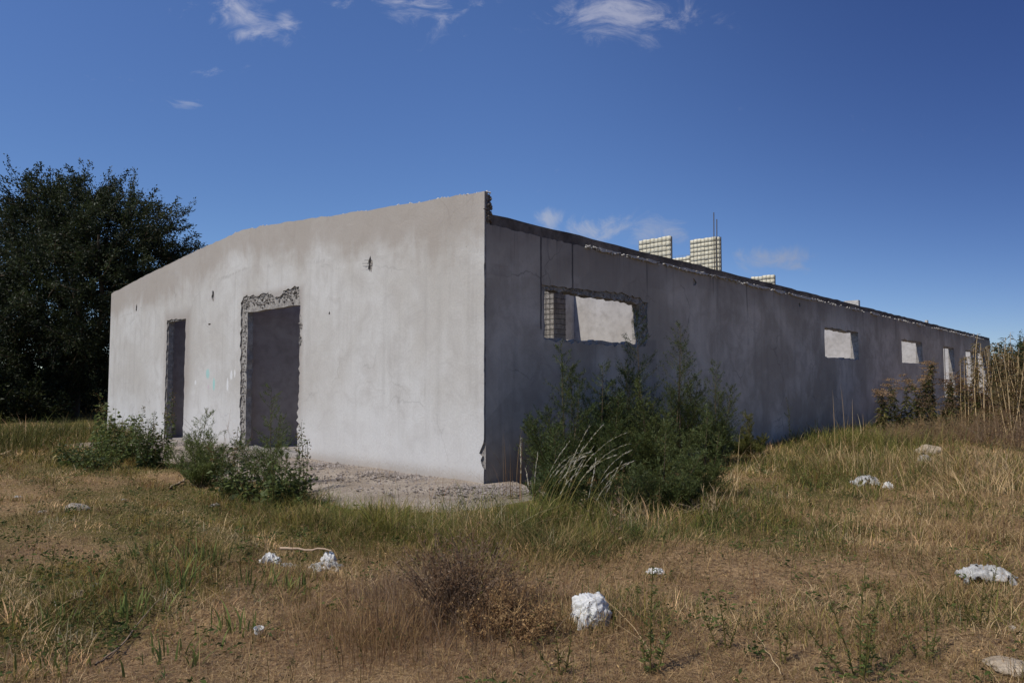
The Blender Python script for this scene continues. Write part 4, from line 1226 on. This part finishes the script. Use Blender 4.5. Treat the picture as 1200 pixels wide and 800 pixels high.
for (px, py, st_, lab) in ((110, 742, [(0, 0, .3), (.08, .02, .24), (-.06, .05, .26)], 'small leafy weed between the short dark twig and the buff stone'), (182, 690, [(0, 0, .34), (.1, .03, .28), (-.1, .04, .3), (.2, 0, .22)], 'leafy weed among the tall green blades of the lawn'), (255, 700, [(0, 0, .32), (-.08, .03, .25)], 'thin weed stem between the twig and the torn bag'), (60, 690, [(0, 0, .26), (.07, .03, .22)], 'leafy weed at the left, behind the tiny white scrap'), (655, 790, [(0, 0, .3), (.08, .02, .24), (-.1, .03, .22)], 'low olive weed at the bottom edge, centre'), (850, 760, [(0, 0, .34), (.06, .02, .26), (-.1, .03, .3)], 'thin olive weed between the leafy stem and the branching weed'), (1150, 745, [(0, 0, .32), (.1, .02, .36), (-.1, .03, .28), (.2, .05, .26)], 'green weed below the greyish plastic sheet')):
    stemweed('small_weed', at(px, py), st_, lab, 'small weeds in the foreground', GREEN * .6, OLIVE, .034, dens=120)
GB = 'broad green blades in the lawn'
for i, (px, py, n, h_, lab) in enumerate((
    (70, 772, 12, .17, 'low green blades at the bottom left edge'), (150, 725, 16, .26, 'tall green blades right of the white scrap'),
    (205, 700, 14, .30, 'upright green blades left of the bare twig'), (200, 770, 10, .20, 'green blades below the long twig'),
    (120, 705, 14, .22, 'green blades above the buff stone'), (240, 672, 12, .30, 'thin green shoots in the lawn towards the torn bag'),
    (55, 735, 12, .20, 'green blades left of the white scrap'), (275, 735, 8, .22, 'few green blades between twig and white cup'), (338, 690, 12, .2, 'bright green blades in front of the torn bag'),
    (300, 690, 10, .22, 'green blades left of the torn bag'), (165, 660, 12, .2, 'green shoots in the middle of the lawn'))):
    tuft('green_blades', at(px, py), n * 3, h_ * .95, .09, lab, GB, GREEN, GREEN * 1.7, .012, .3)
for (px, py, h_, lab) in ((222, 640, .5, 'thin lone stalk in the lawn before the narrow doorway'), (193, 650, .42, 'short lone stalk left of the thin one in the lawn')):
    tuft('lone_stalk', at(px, py), 4, h_, .02, lab, 'lone stalks in the lawn', OLIVE, GREEN, .007, .06)
tuft('straw_stem', at(760, 765), 3, .6, .03, 'long bent straw stem before the crumpled white bag', None, PALE, PALE, .004, 1.2, az=2.4, azs=.3)

# ------------------------------------------------------------------ trees
def tree(name, p, lobes, trunk_h, trunk_r, label, group, nspray, ca, cb, leaf=.13, per=52, ln=(.7, 1.6), cat='tree', spikes=()):
    root = thing(name, p, label, cat, group)
    b, l = Soup(), Soup()
    tr = curve_pts((0, 0, -.1), (.05, 0, 1), trunk_h, 7, 0, .05)
    b.tube(tr, trunk_r, trunk_r * .55, GREYB * .35, 8)
    vol = np.array([a[3] * a[4] * a[5] for a in lobes]); vol = vol ** .75 / (vol ** .75).sum()
    for (cx, cy, cz, rx, ry, rz) in lobes:
        c = np.array([cx, cy, cz]); d = c - tr[-1]
        st = curve_pts(tr[-2], d + np.array([0, 0, .4]), np.linalg.norm(d) * 1.05, 7, .1, .1)
        b.tube(st, trunk_r * .5, trunk_r * .12, GREYB * .35, 6)
    for i, k in enumerate(rng.choice(len(lobes), nspray, p=vol)):
        cx, cy, cz, rx, ry, rz = lobes[k]
        v = rng.normal(0, 1, 3); v /= np.linalg.norm(v)
        rad = rng.uniform(.25, 1.0) ** .45
        q = np.array([cx, cy, cz]) + v * np.array([rx, ry, rz]) * rad
        d = v * np.array([1, 1, .7]) + np.array([0, 0, .35]) + rng.normal(0, .35, 3)
        st = curve_pts(q, d, rng.uniform(*ln) * (1.0 if rad > .8 else .8), 6, -.1, .12)
        if rad > .6: b.tube(st, .014, .004, GREYB * .35, 3)
        n = int(per * rng.uniform(.6, 1.3))
        qq, dd, tt = sample_path(st, n, 0, 1)
        qq = qq + rng.normal(0, .13, (n, 3)) * (1.15 - .75 * tt[:, None])
        dd = dd / np.linalg.norm(dd, axis=1, keepdims=True) + rng.normal(0, .8, (n, 3))
        l.leaves(qq, dd, leaf * rng.uniform(.6, 1.3, n), leaf * .42, mixc(ca, cb, 1) * rng.uniform(.75, 1.25, (n, 1)))
    for (q0, d, L) in spikes:
        st = curve_pts(q0, d, L, 8, .05, .08); b.tube(st, .03, .006, GREYB * .35, 4)
        for j in range(7):
            i = rng.integers(2, 7); br = curve_pts(st[i], st[i] - st[i - 1] + rng.normal(0, .12, 3), L * rng.uniform(.2, .35), 5, .1, .1)
            n = 40; qq, dd, tt = sample_path(br, n); l.leaves(qq + rng.normal(0, .06, (n, 3)), rng.normal(0, 1, (n, 3)), leaf, leaf * .4, mixc(ca, cb, n))
        n = 60; qq, dd, tt = sample_path(st, n, .3); l.leaves(qq + rng.normal(0, .09, (n, 3)), rng.normal(0, 1, (n, 3)), leaf, leaf * .4, mixc(ca, cb, n))
    b.build('trunk', M_TWIG, root); l.build('crown', M_LEAF, root)
    return root


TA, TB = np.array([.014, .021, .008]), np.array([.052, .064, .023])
def px_at(px, dist): return ((px - 600) / F * dist, dist)
def up_at(py, dist): return EYE + (446 - py) / F * dist
D = 29.0
bx_, by_ = px_at(85, D)
def lobe(px, py, rpx, rpz, dy=0.0, D=D, b=None):
    b = b or (bx_, by_)
    x = (px - 600) / F * (D + dy) - b[0]
    return (x, D + dy - b[1], up_at(py, D + dy), rpx / F * D, rpx / F * D * .9, rpz / F * D)
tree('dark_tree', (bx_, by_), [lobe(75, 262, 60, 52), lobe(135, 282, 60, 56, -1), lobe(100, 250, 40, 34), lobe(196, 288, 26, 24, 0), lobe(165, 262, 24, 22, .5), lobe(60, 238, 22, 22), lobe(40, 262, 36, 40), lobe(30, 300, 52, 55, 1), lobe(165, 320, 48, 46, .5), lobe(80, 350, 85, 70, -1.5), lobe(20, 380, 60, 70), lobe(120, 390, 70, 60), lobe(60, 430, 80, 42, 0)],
     2.6, .32, 'big dark evergreen tree rising behind the left end of the building', None, 2400, TA, TB, .12, 95, (.45, 1.5),
     spikes=[((lobe(22, 262, 1, 1)[0], 0, up_at(262, D)), (-.12, 0, 1), 2.7), ((lobe(178, 300, 1, 1)[0], 0, up_at(300, D)), (1, 0, .25), 2.0), ((lobe(150, 275, 1, 1)[0], 0, up_at(265, D)), (.6, 0, .7), 1.2), ((lobe(55, 245, 1, 1)[0], 0, up_at(235, D)), (.1, 0, 1), 1.2), ((lobe(85, 235, 1, 1)[0], 0, up_at(232, D)), (.3, 0, 1), 1.1), ((lobe(170, 325, 1, 1)[0], 0, up_at(330, D)), (1, 0, .2), 2.1)])
b2 = px_at(-45, 27.)
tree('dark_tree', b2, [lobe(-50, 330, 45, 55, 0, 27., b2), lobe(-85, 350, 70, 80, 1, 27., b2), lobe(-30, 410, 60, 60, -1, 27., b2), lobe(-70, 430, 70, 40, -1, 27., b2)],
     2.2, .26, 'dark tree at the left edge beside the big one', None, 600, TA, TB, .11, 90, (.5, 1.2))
for (px, dist, hpx, lab, cc) in ((8, 26, 40, 'dark green undergrowth at the left edge beneath the trees', (TA, GREEN * .5)), (50, 31, 44, 'dark undergrowth bush just right of the left edge', (TA, TB)), (100, 33, 52, 'dark undergrowth bush by the left end of the building', (TA, TB)), (-40, 25, 46, 'undergrowth bush beyond the left edge', (TA, GREEN * .5)), (150, 36, 60, 'undergrowth bush hidden behind the front wall', (TA, TB))):
    q = px_at(px, dist); h_ = hpx / F * dist
    tree('undergrowth_bush', q, [(0, 0, h_ * .5, 1.5, 1.4, h_ * .55), (.8, .3, h_ * .45, 1.2, 1.2, h_ * .5)], .5, .06, lab, 'undergrowth below the trees', 170, cc[0], cc[1], .13, 44, (.3, .7), cat='bush')
q = px_at(1196, 62)
tree('far_tree', q, [(0, 0, 3.3, 2.2, 2, 1.6), (2.5, 0, 3.6, 2.4, 2, 1.9), (-1.0, 0, 2.2, 2.0, 2, 1.5)], 1.8, .2, 'far dark tree showing behind the dry canes at the right edge', None, 420, TA * 1.5, TB * 1.5, .2, 44, (.5, 1.2))
q = px_at(1262, 58)
tree('far_tree', q, [(0, 0, 4, 3, 2.6, 2.6), (2.5, 1, 3.4, 2.4, 2, 2.2)], 1.8, .2, 'far tree beyond the right edge of the photo', None, 300, TA * 1.5, TB * 1.5, .2, 44, (.5, 1.2))

# a far-off wood that closes the horizon
def far_wood():
    s = Soup()
    n = 26000
    a = np.concatenate([rng.uniform(R(-75), R(-24), n // 2), rng.uniform(R(33), R(75), n // 2)])
    d = rng.uniform(75, 130, n)
    top = 3.2 + 1.5 * np.sin(a * 31) + 1.1 * np.sin(a * 67 + 1) + .5 * np.sin(a * 140)
    z = rng.uniform(0, 1, n) ** .7 * np.maximum(top, 1.2)
    s.leaves(np.stack([np.sin(a) * d, np.cos(a) * d, z], 1), rng.normal(0, 1, (n, 3)), rng.uniform(.5, 1.2, n), .6, mixc(TA * 1.5, TB * 1.6, n))
    o = s.build('distant_wood', M_LEAF); tag(o, 'far line of dark trees along the horizon', 'wood', kind='stuff')


far_wood()


# ------------------------------------------------------------------ litter and stones
def crumpled(name, p, sx, sy, h, label, mat, seed, cat='plastic bag', group=None, rz=0.0, n=56, parent=None, lift=-.035, offs=(0, 0)):
    """crumpled sheet lying in the grass: a folded surface with real thickness"""
    sd = seed * 7.31
    v, f = [], []
    for i in range(n):
        for j in range(n):
            u, w_ = i / (n - 1) * 2 - 1, j / (n - 1) * 2 - 1
            e = 1 - .28 * (.5 + .5 * mnoise.noise(Vector((math.atan2(w_, u) * 1.4, sd, 0)))) 
            nx_ = mnoise.noise(Vector((u * 2.2 + sd, w_ * 2.2, 1))); ny_ = mnoise.noise(Vector((u * 2.2, w_ * 2.2 + sd, 5)))
            rr_ = (1 - abs(mnoise.noise(Vector((u * 1.9 + sd, w_ * 1.9 - sd, 2)))) * 2.2) * .8 + (1 - abs(mnoise.noise(Vector((u * 4.4 + sd, w_ * 4.4, 3)))) * 2) * .40 + (1 - abs(mnoise.noise(Vector((u * 9 + sd, w_ * 9, 4)))) * 2) * .22
            dome = max(0., 1 - (u * u + w_ * w_) * .7)
            v.append((offs[0] + sx * .5 * (u * e + .22 * nx_), offs[1] + sy * .5 * (w_ * e + .22 * ny_), lift + h * (dome ** .6 * .55 + rr_ * .5 * dome ** .4)))
    for i in range(n - 1):
        for j in range(n - 1):
            u, w_ = (i + .5) / (n - 1) * 2 - 1, (j + .5) / (n - 1) * 2 - 1
            if math.hypot(u, w_) > 1.05 + .6 * mnoise.noise(Vector((u * 3 + sd, w_ * 3, 9))): continue
            if sx > .3 and mnoise.noise(Vector((u * 3.4 + sd, w_ * 4.2, 17))) > .36: continue
            a = i * n + j; f.append((a, a + n, a + n + 1, a + 1))
    me = bpy.data.meshes.new(name); me.from_pydata(v, [], f)
    me.polygons.foreach_set('use_smooth', np.ones(len(me.polygons), dtype=bool))
    o = link(name, me, mat, parent)
    so = o.modifiers.new('thickness', 'SOLIDIFY'); so.thickness = .003
    if parent is None:
        o.location = (p[0], p[1], float(hgt(p[0], p[1]))); o.rotation_euler = (0, 0, rz)
        tag(o, label, cat, group)
    return o


def rock(name, p, s, label, mat, seed, cat='stone', group=None, flat=.6):
    import bmesh
    bm = bmesh.new(); bmesh.ops.create_icosphere(bm, subdivisions=3, radius=1)
    for q in bm.verts:
        k = 1 + .35 * mnoise.noise(q.co * 1.1 + Vector((seed, 0, 0))) + .12 * mnoise.noise(q.co * 3.2 + Vector((0, seed, 0)))
        q.co = Vector((q.co.x * k * s[0], q.co.y * k * s[1], max(-.35, q.co.z) * k * s[2]))
    me = bpy.data.meshes.new(name); bm.to_mesh(me); bm.free()
    o = link(name, me, mat); o.location = (p[0], p[1], float(hgt(p[0], p[1])) + s[2] * .35); o.rotation_euler = (0, 0, seed)
    tag(o, label, cat, group)
    return o


def twig(name, pa, pb, r, label, c=GREYB, group=None, lift=.03, wig=.06):
    pa, pb = np.array(pa, float), np.array(pb, float)
    n = 9; s = Soup(); base = pa.copy(); base[2] = float(hgt(pa[0], pa[1]))
    pts = []
    for k in range(n):
        q = pa + (pb - pa) * k / (n - 1)
        q[:2] += rng.normal(0, wig * np.linalg.norm(pb - pa) * .25, 2) if 0 < k < n - 1 else 0
        q[2] = float(hgt(q[0], q[1])) + lift + rng.uniform(0, .02)
        pts.append(q - base)
    s.tube(pts, r, r * .5, c, 6)
    o = s.build(name, M_TWIG, smooth=True); o.location = base
    tag(o, label, 'twig', group)
    return o


# torn white bag spread round a stick
p = at(352, 660)
root = thing('torn_bag', p, 'torn white plastic bag stretched under a bleached stick on the lawn', 'plastic bag')
crumpled('bag_flap', p, .20, .18, .13, None, M_BAG, 3, parent=root, offs=(-.26, .02))
crumpled('bag_flap', p, .30, .16, .07, None, M_BAGGREY, 4, parent=root, offs=(-.12, -.03))
crumpled('bag_body', p, .36, .26, .085, None, M_BAGGREY, 5, parent=root, offs=(.22, -.05))
crumpled('bag_knot', p, .15, .13, .13, None, M_BAG, 6, parent=root, offs=(.21, .10))
pa, pb = at(328, 656), at(388, 657)
twig('bleached_stick', pa, pb, .012, 'bleached stick lying across the torn white bag', GREYB * 1.8, lift=.10)
def knotted_bag(p, sx, sy, sz, label, mat, seed):
    import bmesh
    bm = bmesh.new(); bmesh.ops.create_icosphere(bm, subdivisions=5, radius=1)
    for q in bm.verts:
        c = q.co.copy()
        k = 1 + .22 * mnoise.noise(c * 1.3 + Vector((seed, 0, 0)))
        k += .20 * (1 - 2.4 * abs(mnoise.noise(Vector((c.x * 2.2, c.y * 2.2, c.z * 1.1)) + Vector((0, seed, 0)))))
        k += .09 * (1 - 2.4 * abs(mnoise.noise(Vector((c.x * 5, c.y * 5, c.z * 2.4)) + Vector((seed, seed, 0)))))
        b = [math.copysign(abs(a) ** .8, a) for a in c]
        q.co = Vector((b[0] * k * sx, b[1] * k * sy, b[2] * k * sz))
    me = bpy.data.meshes.new('crumpled_bag'); bm.to_mesh(me); bm.free()
    me.polygons.foreach_set('use_smooth', np.ones(len(me.polygons), dtype=bool))
    o = link('crumpled_bag', me, mat); o.location = (p[0], p[1], float(hgt(p[0], p[1])) + sz * .62); o.rotation_euler = (.1, .15, .4)
    crumpled('bag_flap', p, .26, .17, .10, None, M_BAG, 31, parent=o, lift=-sz * .62, offs=(-.01, -.03))
    tag(o, label, 'plastic bag')


knotted_bag(at(692, 731), .098, .085, .10, 'crumpled white plastic bag standing in the dry grass at centre', M_BAG, 2.7)
crumpled('plastic_sheet', at(1158, 690), .44, .30, .12, 'greyish torn plastic sheet at the right edge', M_BAGGREY, 9, rz=-.35)
crumpled('plastic_sheet', at(1015, 566), .5, .34, .17, 'grey plastic sheet lying left of the small white ball of paper', M_BAGGREY, 10)
crumpled('paper_scrap', at(1041, 571), .16, .14, .13, 'small white ball of paper beside the grey plastic sheet', M_BAG, 11, 'paper scrap', 'white scraps on the ground')
crumpled('paper_scrap', at(768, 667), .17, .13, .07, 'white scrap half hidden in grass right of centre', M_BAG, 12, 'paper scrap', 'white scraps on the ground')
crumpled('paper_scrap', at(66, 716), .055, .05, .06, 'tiny white scrap beside the buff stone', M_BAG, 13, 'paper scrap', 'white scraps on the ground')
crumpled('paper_scrap', at(20, 583), .15, .11, .05, 'flat pale scrap at the left edge of the lawn', M_BAGGREY, 14, 'paper scrap', 'white scraps on the ground')
crumpled('paper_scrap', at(50, 604), .12, .1, .05, 'small grey scrap below the flat pale one', M_BAGGREY, 15, 'paper scrap', 'white scraps on the ground')
crumpled('paper_scrap', at(146, 582), .10, .09, .05, 'small white scrap in the middle of the lawn', M_BAG, 16, 'paper scrap', 'white scraps on the ground')
crumpled('paper_scrap', at(1187, 747), .06, .05, .05, 'tiny pale scrap above the tan slab at the right edge', M_BAG, 17, 'paper scrap', 'white scraps on the ground')
crumpled('paper_scrap', at(1077, 601), .07, .06, .05, 'tiny white scrap in the dry field below the stones', M_BAG, 18, 'paper scrap', 'white scraps on the ground')
crumpled('yellow_wrapper', at(66, 540), .16, .12, .14, 'crumpled yellow wrapper at the left end of the weeds', M_YELLOW, 19, 'wrapper')


def cup(p):
    import bmesh
    prof = [(.0, .0), (.034, .0), (.036, .006), (.040, .03), (.043, .045), (.045, .047), (.045, .050), (.041, .050), (.037, .03), (.033, .008), (0, .006)]
    n = 24; v, f = [], []
    for (r, z) in prof:
        for k in range(n): v.append((r * math.cos(2 * math.pi * k / n), r * math.sin(2 * math.pi * k / n), z))
    for i in range(len(prof) - 1):
        for k in range(n):
            a, b = i * n + k, i * n + (k + 1) % n
            f.append((a, b, b + n, a + n))
    me = bpy.data.meshes.new('foam_cup'); me.from_pydata(v, [], f)
    o = link('foam_cup', me, M_CUP); o.scale = (.66, .66, .66); o.location = (p[0], p[1], float(hgt(p[0], p[1])) + .022); o.rotation_euler = (.15, .1, 0)
    tag(o, 'small white foam cup standing upright on the dry lawn', 'cup')


cup(at(303, 739))
rock('buff_stone', at(90, 708), (.06, .045, .035), 'buff stone in the lawn at lower left', M_TANROCK, 1.0, group='stones on the ground')
rock('pale_stone', at(112, 698), (.05, .035, .02), 'flat pale stone just behind the buff stone', M_ROCK, 2.0, group='stones on the ground')
rock('tan_rock', at(1088, 532), (.24, .15, .15), 'tan rock in the grass before the flat-headed weeds', M_TANROCK, 3.0, group='stones on the ground')
rock('grey_rock', at(1083, 543), (.18, .12, .13), 'pale grey rock in front of the tan one', M_ROCK, 4.0, group='stones on the ground')
rock('tan_slab', at(1186, 792), (.125, .10, .032), 'broken tan slab in the bottom right corner', M_TANROCK, 5.2, group='stones on the ground')
rock('grey_stone', at(90, 600), (.14, .08, .05), 'grey stone in the middle of the lawn', M_ROCK, 6.0, group='stones on the ground')
rock('small_stone', at(253, 590), (.07, .05, .03), 'small flat stone in front of the doorway weeds', M_ROCK, 7.0, group='stones on the ground')
twig('dry_twig', at(122, 770), at(208, 698), .0055, 'long bare twig lying diagonally across the lawn', GREYB * 1.1)
twig('dry_twig', at(112, 778), at(137, 762), .007, 'short dark twig at lower left', GREYB * .6)
twig('dry_twig', at(200, 573), at(224, 560), .02, 'short log lying before the shrub between the doorways', GREYB)
twig('dry_twig', at(0, 536), at(14, 531), .03, 'pale stick at the left edge of the lawn', PALE * .8)
twig('dry_twig', at(915, 795), at(885, 745), .0028, 'thin straw-coloured twig in the right foreground', PALE * .8)
o = boxes_mesh('kerb_stone', [(-.8, .8, -.12, .12, -.1, .09)], M_CONC, None)
kp = px_at(80, 21.0); o.location = (kp[0], kp[1], 0); o.rotation_euler = (0, 0, .15)
bv = o.modifiers.new('bevel', 'BEVEL'); bv.width = .02; bv.segments = 2
tag(o, 'long low concrete kerb lying at the left end of the building', 'kerb')

# ------------------------------------------------------------------ daylight
SUN_AZ = R(52.5)                 # heading of the light, clockwise from straight ahead
SUN_EL = R(50.0)
L = Vector((math.sin(SUN_AZ) * math.cos(SUN_EL), math.cos(SUN_AZ) * math.cos(SUN_EL), -math.sin(SUN_EL)))
sd = bpy.data.lights.new('sun', 'SUN'); sd.energy = 3.2; sd.angle = R(.53); sd.color = (1.0, .955, .88)
so = bpy.data.objects.new('sun', sd); so.rotation_euler = L.to_track_quat('-Z', 'Y').to_euler(); so.location = (-20, -15, 30); col.objects.link(so)

world = bpy.data.worlds.new('World'); scene.world = world; world.use_nodes = True
t = NT(world.node_tree)
sky = t.n('ShaderNodeTexSky', sky_type='NISHITA', sun_disc=False, sun_elevation=SUN_EL, sun_rotation=SUN_AZ + math.pi, altitude=2200, air_density=1.0, dust_density=.5, ozone_density=3.0)
hsv = t.n('ShaderNodeHueSaturation', i_Hue=.5065, i_Saturation=1.14, i_Value=1.0); t.l(sky.outputs[0], hsv.inputs['Color'])
# thin clouds as a cover over the sky, by direction
d = t.n('ShaderNodeTexCoord').outputs['Generated']
sp = t.n('ShaderNodeSeparateXYZ'); t.l(d, sp.inputs[0])
yy = t.m('MAXIMUM', sp.outputs[1], .05)
U = t.m('DIVIDE', sp.outputs[0], yy); V = t.m('DIVIDE', sp.outputs[2], yy)
cmb = t.n('ShaderNodeCombineXYZ'); t.l(U, cmb.inputs[0]); t.l(t.m('MULTIPLY', V, 1.7), cmb.inputs[1])
n1 = t.noise(cmb.outputs[0], 11, 10, .68, 1.6)
cover = None
for (px, py, rx, ry, k) in ((280, 12, 42, 34, 1.2), (305, 38, 44, 16, 1.25), (336, 28, 17, 30, 1.15), (240, 20, 30, 14, .5), (490, 10, 56, 26, .85), (545, 0, 60, 12, .6), (395, 4, 20, 8, .8), (725, 16, 85, 32, 1.25), (805, 20, 65, 20, .85), (765, 42, 26, 22, .7), (226, 121, 24, 8, .8), (247, 86, 14, 10, .3),
                            (768, 270, 44, 22, 1.3), (700, 270, 60, 18, 1.15), (905, 303, 50, 16, 1.35), (645, 256, 16, 14, 1.4), (1130, 2, 20, 6, .4)):
    r_ = ray(px, py); u0, v0 = r_[0] / r_[1], r_[2] / r_[1]
    e = t.m('ADD', t.m('POWER', t.m('DIVIDE', t.m('SUBTRACT', U, u0), rx / F), 2.0), t.m('POWER', t.m('DIVIDE', t.m('SUBTRACT', V, v0), ry / F), 2.0))
    g_ = t.m('MULTIPLY', t.m('POWER', 2.718, t.m('MULTIPLY', e, -.9)), k)
    cover = g_ if cover is None else t.m('MAXIMUM', cover, g_)
cl = t.ramp(t.m('ADD', t.m('MULTIPLY', cover, .55), t.m('MULTIPLY', t.m('SUBTRACT', n1, .60), 1.7)), .05, .75, 0, .62)
cl = t.m('MULTIPLY', cl, t.ramp(sp.outputs[1], 0, .2))
skyc = t.mix(cl, hsv.outputs[0], (4.2, 4.4, 4.9))
# deeper blue away from the sun, as a clear mountain sky has
dk = t.m('MULTIPLY', sp.outputs[0], t.m('ADD', .9, t.m('MULTIPLY', sp.outputs[2], 1.1)))
skyc = t.mix(t.ramp(dk, -.12, .85), skyc, t.mix(1.0, skyc, (.42, .44, .56), 'MULTIPLY'))
skyc = t.mix(t.ramp(sp.outputs[2], .12, .5), skyc, t.mix(1.0, skyc, (1.18, 1.14, 1.2), 'MULTIPLY'))
bg = t.n('ShaderNodeBackground', i_Strength=.1); t.l(skyc, bg.inputs[0])
wo = t.n('ShaderNodeOutputWorld'); t.l(bg.outputs[0], wo.inputs[0])

# ------------------------------------------------------------------ render settings
scene.view_settings.view_transform = 'Standard'
scene.view_settings.look = 'None'
scene.view_settings.exposure = .22
scene.view_settings.gamma = 1
scene.view_settings.use_curve_mapping = False
scene.cycles.use_denoising = True
scene.cycles.max_bounces = 6
scene.cycles.diffuse_bounces = 4
scene.cycles.transmission_bounces = 4
scene.cycles.transparent_max_bounces = 4
